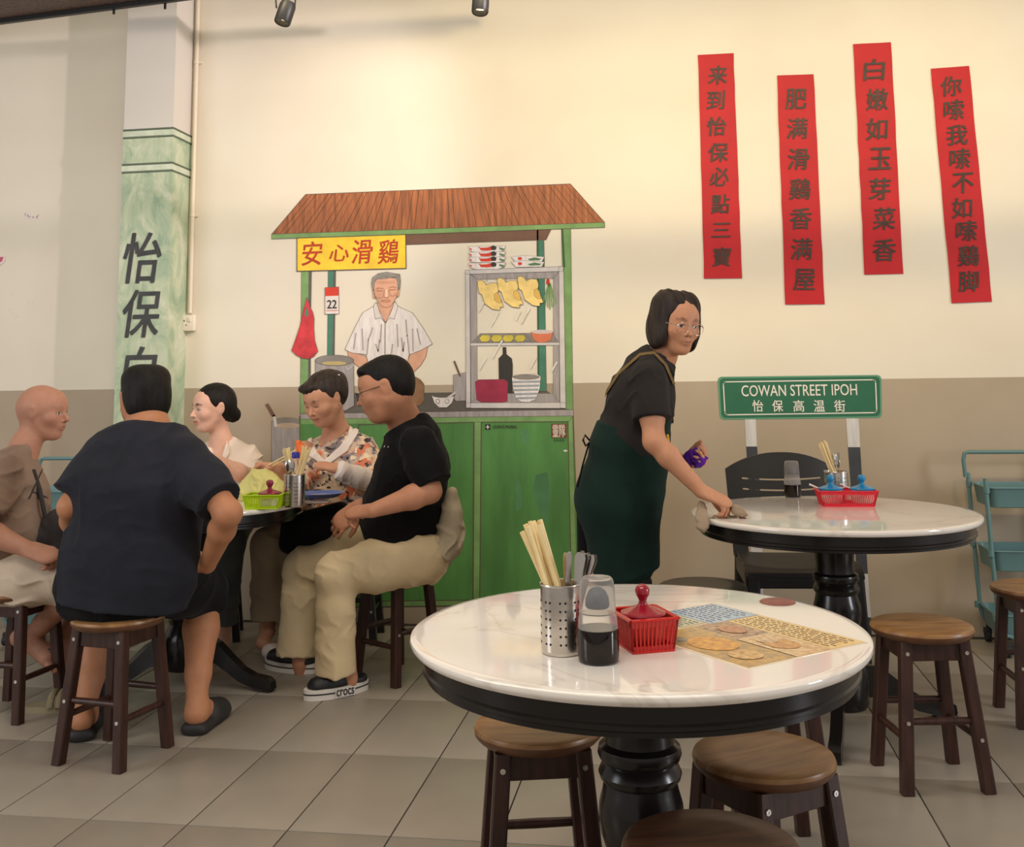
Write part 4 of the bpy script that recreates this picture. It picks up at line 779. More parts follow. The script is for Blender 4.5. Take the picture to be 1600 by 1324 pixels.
p = az(490, 786, TZ); ph = thing('phone', 'phone lying at the near right rim of the left table', 'phone', (p.x, p.y-.01, TZ+.0005), .15); b = MB(); b.bevbox((0, 0, .005), (.14, .07, .009), .003); b.build('phone_body', mat('phone_case', srgb(150, 136, 128), .35), ph); b = MB(); b.bevbox((0, 0, .0101), (.13, .062, .0008), .0002); b.build('phone_screen', mat('phone_glass', (.02, .02, .025), .08), ph)
p = ay(459, 715, 4.18); wb = thing('water_bottle', 'clear water bottle with a dark blue cap on the left table', 'bottle', (p.x, 4.20, TZ+.0005)); b = MB(); b.lathe([(0, 0), (.028, 0), (.032, .006), (.032, .10), (.030, .13), (.014, .165), (.012, .185)], seg=32); b.build('bottle_body', CLEARP, wb)
b = MB(); b.lathe([(.014, .182), (.0155, .183), (.0155, .205), (.014, .207), (0, .207)], seg=32); b.build('cap', mat('cap_blue', srgb(38, 40, 150), .35), wb)
# ================================================================ BODIES: one smooth surface per figure, grown from rounded volumes
def V(*a): return np.array(a, float)
def nz(v): v = np.asarray(v, float); return v/np.linalg.norm(v)
def J(px, py, Y): return np.array(ay(px, py, Y))
class Frame:
    def __init__(s, o, f, u, k=1.0):
        s.o = np.asarray(o, float); s.f = nz(f); s.r = nz(np.cross(s.f, u)); s.u = np.cross(s.r, s.f); s.k = k
    def p(s, x, y, z): return s.o+(s.r*x+s.f*y+s.u*z)*s.k     # x to the figure's right, y forward, z up
    def d(s, x, y, z): return s.r*x+s.f*y+s.u*z
class Sdf:
    def __init__(s): s.P = []; s.disp = None
    # cone: a,b ends, ra,rb radii ; (u,fa,fb) optional flattening: direction u gets radius*f
    def cone(s, a, b, ra, rb, k=.02, cap=(0, 0), u=None, fl=(1, 1), op='add', col=None, cn=None):
        s.P.append(dict(t='c', a=np.asarray(a, float), b=np.asarray(b, float), ra=ra, rb=rb, k=k, cap=cap, u=None if u is None else nz(u), fl=fl, op=op, col=col, cn=cn)); return s
    def ell(s, c, rad, fr=None, k=.02, op='add', col=None):
        A = np.eye(3) if fr is None else np.stack([fr.r, fr.f, fr.u]); s.P.append(dict(t='e', c=np.asarray(c, float), r=np.asarray(rad, float), A=A, k=k, op=op, col=col)); return s
    def plane(s, p, n, k=.004, lim=None): s.P.append(dict(t='p', c=np.asarray(p, float), n=nz(n), k=k, op='clip', col=None, lim=lim)); return s
    def chain(s, pts, rs, k=.02, **kw):
        for i in range(len(pts)-1): s.cone(pts[i], pts[i+1], rs[i], rs[i+1], k, **kw)
        return s
    @staticmethod
    def bb(q):
        if q['t'] == 'c':
            m = max(1, *q['fl']); return np.minimum(q['a']-q['ra']*m, q['b']-q['rb']*m), np.maximum(q['a']+q['ra']*m, q['b']+q['rb']*m)
        if q['t'] == 'e':
            e = np.sqrt((q['A'].T**2) @ (q['r']**2)); return q['c']-e, q['c']+e
        return None
    @staticmethod
    def dist(q, X):
        if q['t'] == 'c':
            ba = q['b']-q['a']; L2 = max(ba @ ba, 1e-9); pa = X-q['a']; tu = (pa @ ba)/L2; t = np.clip(tu, 0, 1)
            r = q['ra']+(q['rb']-q['ra'])*t; w = pa-t[..., None]*ba
            if q['u'] is None: d = np.sqrt((w*w).sum(-1))-r
            else:
                u = q['u']; ax = ba/math.sqrt(L2); u = nz(u-ax*(u @ ax)); f = q['fl'][0]+(q['fl'][1]-q['fl'][0])*t; wu = w @ u; rest = w-wu[..., None]*u
                n1 = (wu/(r*f))**2+(rest*rest).sum(-1)/r**2; n2 = (wu/(r*f)**2)**2+(rest*rest).sum(-1)/r**4; k0 = np.sqrt(n1); d = k0*(k0-1)/np.maximum(np.sqrt(n2), 1e-6)
            L = math.sqrt(L2)
            if q['cap'][0]: d = np.maximum(d, -tu*L)
            if q['cap'][1]: d = np.maximum(d, (tu-1)*L)
            return d
        if q['t'] == 'e':
            w = (X-q['c']) @ q['A'].T; k0 = np.sqrt(((w/q['r'])**2).sum(-1)); k1 = np.sqrt(((w/q['r']**2)**2).sum(-1)); return k0*(k0-1)/np.maximum(k1, 1e-6)
        return (X-q['c']) @ q['n']
    def mesh(s, name, m, parent, res=.005, base=None, within=None, grow=0.):
        adds = [q for q in s.P if q['op'] == 'add']; B = [s.bb(q) for q in adds]
        lo = np.min([b[0] for b in B], 0)-.03; hi = np.max([b[1] for b in B], 0)+.03; 
        if within:
            WQ = [dict(t='c', a=np.asarray(a, float), b=np.asarray(b, float), ra=ra, rb=rb, u=nz(np.asarray(a, float)-V(0, 0, HC)), fl=(dy, dy), cap=(0, 0)) for a, b, ra, rb, dy in within]; WB = [s.bb(q) for q in WQ]
            lo = np.maximum(lo, np.min([b[0] for b in WB], 0)-.02); hi = np.minimum(hi, np.max([b[1] for b in WB], 0)+.02)
        n = np.ceil((hi-lo)/res).astype(int)+1
        D = np.full(n, .5, np.float32); ax = [lo[i]+np.arange(n[i])*res for i in range(3)]
        for q in s.P:
            if q['op'] == 'paint': continue
            if q['t'] == 'p':
                if q['lim'] is None: i0 = np.zeros(3, int); i1 = n
                else: i0 = np.clip(((q['lim'][0]-lo)/res).astype(int), 0, n); i1 = np.clip(((q['lim'][1]-lo)/res).astype(int)+1, 0, n)
            else:
                b = s.bb(q); pad = q['k']+.022; i0 = np.clip(np.floor((b[0]-pad-lo)/res).astype(int), 0, n); i1 = np.clip(np.ceil((b[1]+pad-lo)/res).astype(int)+1, 0, n)
            if (i1 <= i0).any(): continue
            sl = tuple(slice(i0[i], i1[i]) for i in range(3)); G = np.stack(np.meshgrid(*[ax[i][sl[i]] for i in range(3)], indexing='ij'), -1).astype(np.float32)
            d = s.dist(q, G).astype(np.float32); a = D[sl]; k = q['k']
            if q['op'] == 'add': h = np.clip(.5+.5*(a-d)/k, 0, 1); D[sl] = a*(1-h)+d*h-k*h*(1-h)
            elif q['op'] == 'sub': e = -d; h = np.clip(.5-.5*(a-e)/k, 0, 1); D[sl] = a*(1-h)+e*h+k*h*(1-h)
            else: D[sl] = np.maximum(a, d)
        if s.disp is not None:
            I = np.nonzero(np.abs(D) < .03); X = np.stack([ax[i][I[i]] for i in range(3)], -1); D[I] += s.disp(X).astype(np.float32)
        if within:
            D = D-grow; I = np.nonzero(np.abs(D) < .02); X = np.stack([ax[i][I[i]] for i in range(3)], -1); dw = np.min([s.dist(q, X) for q in WQ], 0); D[I] = np.maximum(D[I], dw); D[D < -.02] = .02; D[I] = np.maximum(D[I], -D[I]-.012)
        S = D < 0
        C = [S[i:n[0]-1+i, j:n[1]-1+j, k:n[2]-1+k] for i in (0, 1) for j in (0, 1) for k in (0, 1)]; al = C[0].copy(); an = C[0].copy()
        for c in C[1:]: al &= c; an |= c
        act = an & ~al; idx = np.full(act.shape, -1, np.int32); I = np.stack(np.nonzero(act), -1); N = len(I); idx[act] = np.arange(N)
        acc = np.zeros((N, 3)); cnt = np.zeros(N); cor = {(i, j, k): D[I[:, 0]+i, I[:, 1]+j, I[:, 2]+k] for i in (0, 1) for j in (0, 1) for k in (0, 1)}
        for axis in range(3):
            for o1 in (0, 1):
                for o2 in (0, 1):
                    a = [0, 0, 0]; a[(axis+1) % 3] = o1; a[(axis+2) % 3] = o2; b = list(a); b[axis] = 1; da, db = cor[tuple(a)], cor[tuple(b)]; mk = (da < 0) != (db < 0)
                    t = np.where(mk, da/np.where(mk, da-db, 1), 0); P = np.tile(np.array(a, float), (N, 1)); P[:, axis] = t; acc[mk] += P[mk]; cnt[mk] += 1
        verts = lo+(I+acc/np.maximum(cnt, 1)[:, None])*res; quads = []
        for axis in range(3):
            a0 = [slice(None)]*3; a1 = [slice(None)]*3; a0[axis] = slice(0, n[axis]-1); a1[axis] = slice(1, n[axis]); sA, sB = S[tuple(a0)], S[tuple(a1)]; X = np.stack(np.nonzero(sA != sB), -1)
            u, v = (axis+1) % 3, (axis+2) % 3; X = X[(X[:, u] > 0) & (X[:, v] > 0) & (X[:, u] < n[u]-1) & (X[:, v] < n[v]-1)]; flip = sA[tuple(X.T)]
            def g(du, dv): Y = X.copy(); Y[:, u] -= du; Y[:, v] -= dv; return idx[tuple(Y.T)]
            q = np.stack([g(1, 1), g(0, 1), g(0, 0), g(1, 0)], -1); q[~flip] = q[~flip][:, ::-1]; quads.append(q)
        Q = np.concatenate(quads); Q = Q[(Q >= 0).all(1)]
        # one relaxing pass, weak
        for it in range(1):
            sm = np.zeros_like(verts); c = np.zeros(N)
            for e in range(4): np.add.at(sm, Q[:, e], verts[Q[:, (e+1) % 4]]); np.add.at(c, Q[:, e], 1)
            verts = verts*.7+.3*sm/np.maximum(c, 1)[:, None]
        me = bpy.data.meshes.new(name); me.vertices.add(N); me.vertices.foreach_set('co', verts.astype(np.float32).ravel()); me.loops.add(Q.size); me.loops.foreach_set('vertex_index', Q.ravel().astype(np.int32))
        me.polygons.add(len(Q)); me.polygons.foreach_set('loop_start', np.arange(0, Q.size, 4, dtype=np.int32)); me.polygons.foreach_set('loop_total', np.full(len(Q), 4, np.int32)); me.polygons.foreach_set('use_smooth', np.ones(len(Q), bool)); me.update(); me.validate()
        if base is not None:
            col = np.tile(np.array(base, float), (N, 1))
            for q in s.P:
                if q['col'] is None: continue
                if q['op'] == 'paint': d = s.dist(q, verts); w = np.clip(.5-d/max(q['k'], 1e-4), 0, 1)
                else: d = s.dist(q, verts); w = np.clip(1-np.abs(d)/.004, 0, 1)
                c_, st = (q['col'][:3], q['col'][3] if len(q['col']) > 3 else 1); w = (w*st)[:, None]; col = col*(1-w)+np.array(c_)*w
            at = me.color_attributes.new('Col', 'FLOAT_COLOR', 'POINT'); at.data.foreach_set('color', np.concatenate([col, np.ones((N, 1))], 1).astype(np.float32).ravel())
        me.materials.append(m); o = bpy.data.objects.new(name, me); COL.objects.link(o)
        if parent is not None: settle(parent, o)
        return o
def folds(amp, fr, seed, dirn=(0, 0, 1)):
    dn = nz(dirn); a = nz(np.cross(dn, (0.3, .5, .2))); b = np.cross(dn, a)
    def f(X):
        p, q, r = (X @ dn)*fr, (X @ a)*fr, (X @ b)*fr
        w = 1.1*np.sin(q*.83+seed)+.8*np.sin(r*.71+seed*2.3); e = np.sin(p+w+.6*np.sin(q*1.9+seed)); m = .5+.5*np.sin(q*.6+r*.5+seed*1.7+.7*np.sin(p*.4))
        return -amp*(1-np.abs(e))**2*m*1.6+amp*.4
    return f
def SKINM(name, **k):
    return mat(name, (1, 1, 1), .5, attr='Col', var=.10, vs=30, bump=.05, bs=160, spec=.35, sss=.12, **k)
SKM = SKINM('skin')
def hand(s, wr, fdir, ndir, side, k=1.0, curl=(.35, .5, .4), spread=.10, thumb=(.7, .5), wrist_r=.026, forearm=None, kk=.006):
    """wr wrist point, fdir towards the knuckles, ndir where the palm faces, side +1/-1: thumb on fdir x ndir side"""
    f = nz(fdir); n = nz(np.asarray(ndir, float)-f*(np.asarray(ndir, float) @ f)); v = np.cross(f, n)*side; w = np.asarray(wr, float)
    pc = w+f*.045*k
    s.cone(w, w+f*.03*k, .024*k, .027*k, .012, u=n, fl=(.78, .6)); s.cone(w+f*.028*k, w+f*.078*k, .036*k, .040*k, .012, u=n, fl=(.48, .36))
    s.cone(w+f*.02*k+v*.016*k, w+f*.05*k+v*.022*k+n*.004*k, .016*k, .014*k, .01)
    for i, (off, L, r) in enumerate(((.030, .070, .0088), (.010, .078, .0092), (-.010, .073, .0088), (-.029, .058, .0078))):
        L *= k; r *= k; b = w+f*(.082-.004*abs(i-1.2))*k+v*off*k; ang = spread*(1.5-i)*.5; d0 = nz(f+v*ang); a = 0; p = b-d0*.012*k; s.cone(p, b, r*1.02, r*1.05, .006)
        p = b; rr = r
        for j, fr in enumerate((.46, .30, .24)):
            a += curl[j]*(1+.08*i); dd = d0*math.cos(a)+n*math.sin(a); q = p+dd*L*fr; s.cone(p, q, rr, rr*.92, .0035); s.ell(p, V(1, 1, 1)*rr*1.07, k=.003); p = q; rr *= .92
    tb = w+f*.022*k+v*.024*k+n*.006*k; td = nz(f*.75+v*thumb[0]+n*thumb[1]); t1 = tb+td*.036*k; t2d = nz(td+f*.35+n*.25-v*.15); t2 = t1+t2d*.032*k; t3 = t2+nz(t2d+f*.2-v*.2)*.025*k
    s.cone(tb, t1, .0145*k, .0115*k, .008); s.cone(t1, t2, .0112*k, .0100*k, .004); s.cone(t2, t3, .0100*k, .0082*k, .004)
    return w
LIPC = srgb(160, 92, 84); BROWC = srgb(52, 40, 34)
def head(s, fr, skin, neck, nr=.052, ears=True, brow=.9, lips=1., lipc=None, fat=0., nose=1., eyes='open', brows=BROWC, stub=None, female=False):
    P = fr.p; k = fr.k; e = lambda c, r, kk=.015, **kw: s.ell(P(*c), np.array(r)*k, fr, k=kk*k, **kw)
    c = lambda a, b, ra, rb, kk=.012, **kw: s.cone(P(*a), P(*b), ra*k, rb*k, k=kk*k, **kw)
    e((0, -.012, .030), (.074, .095, .084)); e((0, -.034, .012), (.068, .070, .070), .03); e((0, .052, .040), (.056, .038, .048), .03)
    c((0, .022, .008), (0, .038, -.066), .063+fat*.5, .043+fat, .03, u=fr.r, fl=(1.02, 1.02)); e((0, .060, -.030), (.046+fat, .030, .042), .03)
    e((0, .070, -.089), (.019+fat*.4, .016, .014), .02); c((-.043-fat, .002, -.040), (-.018, .054, -.086), .018+fat*.4, .015, .03); c((.043+fat, .002, -.040), (.018, .054, -.086), .018+fat*.4, .015, .03)
    c((-.030, .079, .021), (.030, .079, .021), .0085, .0085, .016)
    for sx in (-1, 1):
        e((sx*.040, .062, -.020), (.022+fat*.5, .019, .018), .03); e((sx*.031, .103, .004), (.0165, .0165, .0115), .012, op='sub'); e((sx*.0305, .0755, .0030), (.0150, .0120, .0100), .005)
        c((sx*.018, .0850, .0065), (sx*.031, .0885, .0092), .0028, .0030, .003); c((sx*.031, .0885, .0092), (sx*.045, .0790, .0060), .0030, .0026, .003)
    c((0, .084, .016), (0, .1085*(.97+.03*nose), -.020), .0060, .0088*nose, .009); e((0, .1110, -.0250), (.0096*nose, .0100, .0084), .005)
    for sx in (-1, 1): e((sx*.0120*nose, .0965, -.0285), (.0062, .0090, .0062), .004)
    e((0, .086, -.050), (.024, .013, .019), .014)
    c((-.021, .0905, -.0512), (0, .0985, -.0490), .0036, .0050, .004); c((.021, .0905, -.0512), (0, .0985, -.0490), .0036, .0050, .004); c((-.018, .0900, -.0585), (0, .0965, -.0605), .0044, .0064, .004); c((.018, .0900, -.0585), (0, .0965, -.0605), .0044, .0064, .004)
    s.cone(P(-.022, .1010, -.0545), P(0, .1085, -.0545), .0022*k, .0022*k, .002*k, op='sub'); s.cone(P(.022, .1010, -.0545), P(0, .1085, -.0545), .0022*k, .0022*k, .002*k, op='sub')
    if ears:
        for sx in (-1, 1):
            s.cone(P(sx*.070, .000, -.026), P(sx*.078, -.008, .018), .010*k, .0165*k, .006*k, u=fr.r, fl=(.46, .44)); e((sx*.085, -.001, .004), (.0075, .0085, .014), .003, op='sub'); e((sx*.074, -.006, .002), (.008, .020, .026), .008)
    s.cone(P(0, -.026, -.045), neck, nr*k*.98, nr*k*1.08, .035)
    # colour of brows, lids, lips
    lc = tuple((lipc or LIPC))+(.75*lips,); bc = tuple(brows)+(brow,)
    s.cone(P(-.019, .096, -.0545), P(.019, .096, -.0545), .0088*k, .0088*k, .005*k, u=fr.u, fl=(.72, .72), op='paint', col=lc); s.cone(P(-.020, .101, -.0545), P(.020, .101, -.0545), .0022*k, .0022*k, .002*k, op='paint', col=(.06, .02, .018, .8))
    for sx in (-1, 1):
        pts = [(.015, .092, .0255), (.029, .092, .0300), (.046, .078, .0260)]
        for i in range(2): c((sx*pts[i][0], pts[i][1], pts[i][2]), (sx*pts[i+1][0], pts[i+1][1], pts[i+1][2]), .0062, .0052, .004, op='paint', col=bc)
        o_ = .0 if eyes == 'open' else -.0045
        lid = [(.0165, .088, .0005+o_*.3), (.024, .090, .0062+o_), (.034, .090, .0064+o_), (.046, .080, .0020+o_*.3)]
        for i in range(3): c((sx*lid[i][0], lid[i][1], lid[i][2]), (sx*lid[i+1][0], lid[i+1][1], lid[i+1][2]), .0026, .0024, .0022, op='paint', col=(.03, .02, .018, .95))
        if eyes == 'open':
            e((sx*.0305, .0885, .0012), (.0128, .0090, .0046), .002, op='paint', col=(.62, .57, .52, .9)); e((sx*.0305, .0885, .0018), (.0052, .0095, .0048), .0018, op='paint', col=(.02, .012, .01, 1))
            c((sx*.019, .089, -.0042), (sx*.042, .082, -.0038), .0012, .0012, .002, op='paint', col=(.18, .08, .06, .6))
        e((sx*.0075, .101, -.0345), (.0034, .006, .0030), .002, op='paint', col=(.08, .03, .025, .85))
        e((sx*.043, .066, -.022), (.02, .02, .016), .02, op='paint', col=(skin[0]*1.05, skin[1]*.86, skin[2]*.84, .45))
    if stub: e((0, .06, -.075), (.05, .05, .028), .02, op='paint', col=stub)
HAIRM = mat('black_hair', (.010, .008, .007), .55, var=.4, vs=60, stretch=(1, 1, .25), bump=.6, bs=160, spec=.22)
HAIRB = mat('dark_brown_hair', (.030, .020, .016), .5, var=.45, vs=50, stretch=(1, 1, .2), bump=.6, bs=130, spec=.28)
def hair_short(fr, name, m, t, res=.004, long_=0, face=(0, .118, -.012), fr_=(.065, .056, .080), extra=None, low=-.078, disp=None, vol=1., side=(.15, .085, .098)):
    H = Sdf(); e = lambda c, r, kk=.012, **kw: H.ell(fr.p(*c), np.array(r)*fr.k, fr, k=kk, **kw)
    e((0, -.016, .036), (.0805*vol, .1000*vol, .0890*vol)); e((0, -.040, .005), (.0755*vol, .072*vol, .080), .02)
    if extra: extra(H, e)
    e(face, fr_, .010, op='sub'); e((0, .040, -.110), side, .010, op='sub'); H.plane(fr.p(0, 0, low), fr.d(0, .35, -1))
    for sx in (-1, 1): e((sx*.090, -.004, -.006), (.022, .021, .032), .006, op='sub')
    if disp: H.disp = disp
    return H.mesh(name, m, t, res)
def person(name, label, loc): return thing(name, label, 'person', tuple(loc))
def lerp(a, b, t): return np.asarray(a)*(1-t)+np.asarray(b)*t
def cloth(name, col, var=.12, vs=8, **k): return mat(name, col, .85, var=var, vs=vs, bump=.22, bs=380, spec=.12, sheen=.04, **k)
# ================================================================ PEOPLE
def foot(s, ankle, heel, toe, up=(0, 0, 1), k=1.):
    ankle, heel, toe = [np.asarray(a, float) for a in (ankle, heel, toe)]; f = nz(toe-heel); u = nz(np.asarray(up, float)-f*(np.asarray(up, float) @ f)); r = np.cross(f, u); L = np.linalg.norm(toe-heel)
    h = heel+u*.032*k; s.ell(h+f*.02, V(.034, .036, .034)*k, k=.02); s.cone(ankle, h+f*.03+u*.01, .034*k, .034*k, .03); s.cone(h+f*.05+u*.022, heel+f*L*.70+u*.024, .034*k, .026*k, .03, u=r, fl=(.9, 1.5)); s.cone(h+f*.02, heel+f*L*.70+u*.018, .028*k, .018*k, .02, u=r, fl=(1, 1.9))
    for i in range(5):
        o = r*(.026-.0145*i)*k; a = heel+f*L*(.72-.012*i)+u*.016+o; s.cone(a, heel+f*L*(.97-.035*i-.01*(i > 0))+u*.011+o*1.12, .0105*k if i else .013*k, .0085*k if i else .0115*k, .006)
def toe_right(*a): pass
BLKC = cloth('black_cotton', (.0075, .0075, .0085)); NAVY = cloth('navy_cotton', srgb(41, 42, 49), var=.2, vs=5); BEIGE = cloth('beige_cotton', srgb(212, 190, 150), var=.1, vs=4); BEIGE2 = cloth('pale_beige_cotton', srgb(202, 184, 162), var=.12, vs=4)
# ---------------- man in black T-shirt and beige trousers
SK1 = srgb(196, 138, 106)
def man_black():
    t = person('person', 'man with glasses in a black T-shirt and beige trousers, seated in profile', (-1.213, 4.43, .0))
    S = Sdf(); C = J(603, 608, 4.20); fr = Frame(C, (-1, -.20, -.30), (-.2, 0, 1), 1.11); nb = J(634, 664, 4.30)
    head(S, fr, SK1, nb, nr=.060, fat=.010, eyes='down', brow=.8, lips=.6, stub=(.42, .28, .22, .25))
    pel = V(-1.17, 4.42, .56); bel = J(630, 800, 4.36); ch = J(644, 735, 4.33); U = V(.05, 1, 0); sn, sf = J(655, 696, 4.13), J(650, 692, 4.50)
    hn, hf = J(648, 872, 4.27), V(-1.17, 4.57, .56)
    S.cone(pel, bel, .13, .13, .05, u=U, fl=(1.25, 1.25)); S.cone(bel, ch, .13, .12, .05, u=U, fl=(1.25, 1.4)); S.cone(ch, nb, .11, .05, .05, u=U, fl=(1.4, 1.3))
    en, wn = J(672, 768, 4.09), J(582, 798, 4.02); ef, wf = J(640, 775, 4.62), J(560, 792, 4.26)
    S.chain([sn, lerp(sn, en, .5), en], [.058, .052, .044]); S.chain([en, lerp(en, wn, .3), wn], [.045, .047, .028]); S.chain([sf, lerp(sf, ef, .5), ef], [.058, .052, .044]); S.chain([ef, lerp(ef, wf, .3), wf], [.045, .047, .028])
    hand(S, wn, (-1, .25, -.12), (-.05, .55, -1), 1*-1, 1.05, curl=(.6, .75, .5), thumb=(.55, .6)); hand(S, wf, (-.95, -.35, -.80), (-.5, .2, -.6), 1, 1.05, curl=(.25, .35, .3), thumb=(.5, .5))
    kn, kf = J(524, 897, 4.14), J(472, 888, 4.48); an, af = J(545, 1062, 4.165), J(470, 1036, 4.42)
    for h, k_, a in ((hn, kn, an), (hf, kf, af)): S.chain([h, lerp(h, k_, .5), k_], [.090, .08, .058]); S.chain([k_, lerp(k_, a, .3), a], [.058, .055, .034])
    S.cone(an, an+V(-.0, .01, -.04), .030, .028, .02); S.cone(af, af+V(0, .0, -.04), .030, .028, .02)
    S.mesh('body', SKM, t, .0047, base=SK1)
    def ex(H, e): e((0, .045, .082), (.056, .042, .030), .02); H.cone(fr.p(-.045, .070, .088), fr.p(.045, .070, .088), .014, .014, k=.012)
    hair_short(fr, 'hair', HAIRM, t, extra=ex, face=(0, .118, -.016), disp=lambda X: .0012*np.sin(X[:, 0]*900+3*np.sin(X[:, 1]*300))*np.sin(X[:, 2]*500+X[:, 0]*200))
    # glasses
    GLF = mat('dark_glasses_frame', (.02, .02, .025), .25, metal=.3); b = MB()
    for sx in (-1, 1):
        pts = [fr.p(sx*.033+.021*math.cos(a), .112-.006*abs(math.cos(a)), .002+.017*math.sin(a)) for a in np.linspace(0, 2*PI, 17)[:-1]]; b.tube(pts, .0013, 6, closed=True); b.tube([fr.p(sx*.054, .106, .008), fr.p(sx*.076, .08, .010), fr.p(sx*.080, .0, .012), fr.p(sx*.076, -.015, .0)], .0014, 6)
    b.tube([fr.p(-.012, .112, .004), fr.p(0, .115, .007), fr.p(.012, .112, .004)], .0013, 6); settle(t, b.build('glasses', GLF))
    # T-shirt
    T = Sdf(); T.cone(V(-1.16, 4.42, .60), bel, .168, .172, .05, u=U, fl=(1.22, 1.22), cap=(1, 0)); T.cone(bel, ch, .172, .146, .05, u=U, fl=(1.22, 1.45)); T.cone(ch, J(645, 684, 4.32), .140, .110, .05, u=U, fl=(1.45, 1.6)); T.cone(J(645, 684, 4.32), J(640, 668, 4.32), .104, .078, .04, u=U, fl=(1.55, 1.2)); T.cone(J(640, 668, 4.32), nb+V(.01, 0, .012), .078, .066, .03, u=U, fl=(1.1, 1.0))
    se = J(678, 757, 4.10); sfe = lerp(sf, ef, .75); T.chain([sn, lerp(sn, se, .5)], [.080, .080], .04); T.cone(lerp(sn, se, .45), lerp(sn, se, 1.0), .080, .078, .03, cap=(0, 1)); T.cone(sf, sfe, .080, .078, .04, cap=(0, 1))
    T.plane(nb+V(.0, 0, .006), (-.62, 0, 1)); g = folds(.005, 20, 1.3, (.7, 0, .7)); g2 = folds(.003, 50, 4.1, (.3, .2, -1)); T.disp = lambda X: g(X)+g2(X); T.mesh('t_shirt', BLKC, t, .006)
    # trousers
    P = Sdf(); P.cone(V(-1.13, 4.34, .565), V(-1.13, 4.52, .565), .125, .125, .06); P.cone(V(-1.12, 4.42, .60), bel+V(0.03, 0, -.09), .14, .155, .05, u=U, fl=(1.22, 1.22))
    for h, k_, c_, r0 in ((hn, kn, J(524, 1054, 4.14), .098), (hf, kf, J(461, 1028, 4.42), .096)):
        P.chain([h+V(.02, 0, .005), lerp(h, k_, .5), k_], [.118, .104, .081], .04); P.cone(k_, lerp(k_, c_, .35), .080, .078, .035, u=U, fl=(.95, .9)); P.cone(lerp(k_, c_, .35), c_, .078, .088, .03, u=U, fl=(.9, .9), cap=(0, 1))
    P.plane(bel+V(0, 0, -.06), (0.1, 0, 1)); g = folds(.0085, 19, 2.1, nz(V(.85, .1, .25))); g2 = folds(.0032, 46, .6, nz(V(.8, .3, .3))); P.disp = lambda X: g(X)+g2(X); P.mesh('trousers', BEIGE, t, .006)
    T.mesh('shirt_print', cloth('white_print', (.7, .7, .68)), t, .0025, within=[(J(600, 701, 4.1), J(598, 710, 4.1), .0022, .0022, 100), (J(606, 701, 4.1), J(604, 710, 4.1), .0022, .0022, 100)], grow=.0012)
    # clogs
    CB = mat('black_foam', (.012, .012, .013), .5, bump=.1, bs=90); CW = mat('white_foam', srgb(222, 216, 206), .45); CD = mat('stripe_black', (.02, .02, .02), .5)
    for (tx, ty, hx, hy, zz, lab) in ((474, 1101, 563, 1084, 0, 1), (404, 1046, 490, 1060, 0, 0)):
        a, h = az(tx, ty, 0), az(hx, hy, 0); side = Vector((0, .052, 0)); a = a+side; h = h+side; d = (a-h).normalized(); r = d.cross(Vector((0, 0, 1))); L = .275; m = (a+h)/2
        def outline(off, n=40):
            o = []
            for i in range(n):
                q = 2*PI*i/n; x = math.cos(q)*(L/2+off); w = (.050+.008*math.cos(q)-.004*math.cos(2*q))+off; o.append((x, math.sin(q)*w*(1.0 if abs(math.cos(q)) < .9 else .96)))
            return o
        Mx = Matrix((d, r, Vector((0, 0, 1)))).transposed().to_4x4()
        cl = MB(); cl.prism(outline(0), .040, Matrix.Translation(m+Vector((0, 0, .0215))) @ Mx); so = cl.build('sole', CW, None, ang=50); so.name = 'sole'
        C_ = thing_part = MB(); C_.prism(outline(.0012), .005, Matrix.Translation(m+Vector((0, 0, .0245))) @ Mx); st_ = C_.build('stripe', CD, None, ang=50)
        C2 = MB(); C2.prism(outline(-.001), .010, Matrix.Translation(m+Vector((0, 0, .0055))) @ Mx); bt = C2.build('outsole', CB, None, ang=50)
        K = Sdf(); dn, rn_, mm = np.array(d), np.array(r), np.array(m)
        K.cone(mm+dn*.005+V(0, 0, .055), mm+dn*.085+V(0, 0, .045), .050, .036, .02, u=rn_, fl=(.98, 1.15)); K.cone(mm-dn*.09+V(0, 0, .045), mm+dn*.03+V(0, 0, .046), .040, .042, .02, u=rn_, fl=(1, 1.1)); K.plane(mm+V(0, 0, .040), (0, 0, -1)); K.cone(mm-dn*.085+V(0, 0, .078), mm-dn*.0+V(0, 0, .088), .036, .038, .01, op='sub')
        cu = K.mesh('clog_upper', CB, t, .0045)
        for o_ in (so, st_, bt): settle(t, o_); o_.parent = cu; 
        for o_ in (so, st_, bt): o_.matrix_parent_inverse = Matrix.Identity(4)
        lg = [m+d*.11*math.cos(2.5+q*.16)*1 for q in range(5)]
        if lab:
            b_ = MB(); c0 = m-r*(-1)*0
            side_n = -r if (-r).y < 0 else r
            ctr = m+side_n*.0585+d*(-.012)+Vector((0, 0, .023)); pl = MB(); xd = Vector((-d.x, -d.y, 0))
            pl.add([ctr+xd*sx*.042+Vector((0, 0, sz*.0165))-side_n*.0008 for sx, sz in ((-1, -1), (1, -1), (1, 1), (-1, 1))], [(0, 1, 2, 3)]); q = pl.build('label_patch', CW, None, smooth=False); settle(t, q); q.parent = cu
            q = lettering('shoe_lettering', 'crocs', CD, None, ctr+side_n*.0006, xd, (0, 0, 1), w=.074, h=.024, bold=.03); settle(t, q); q.parent = cu
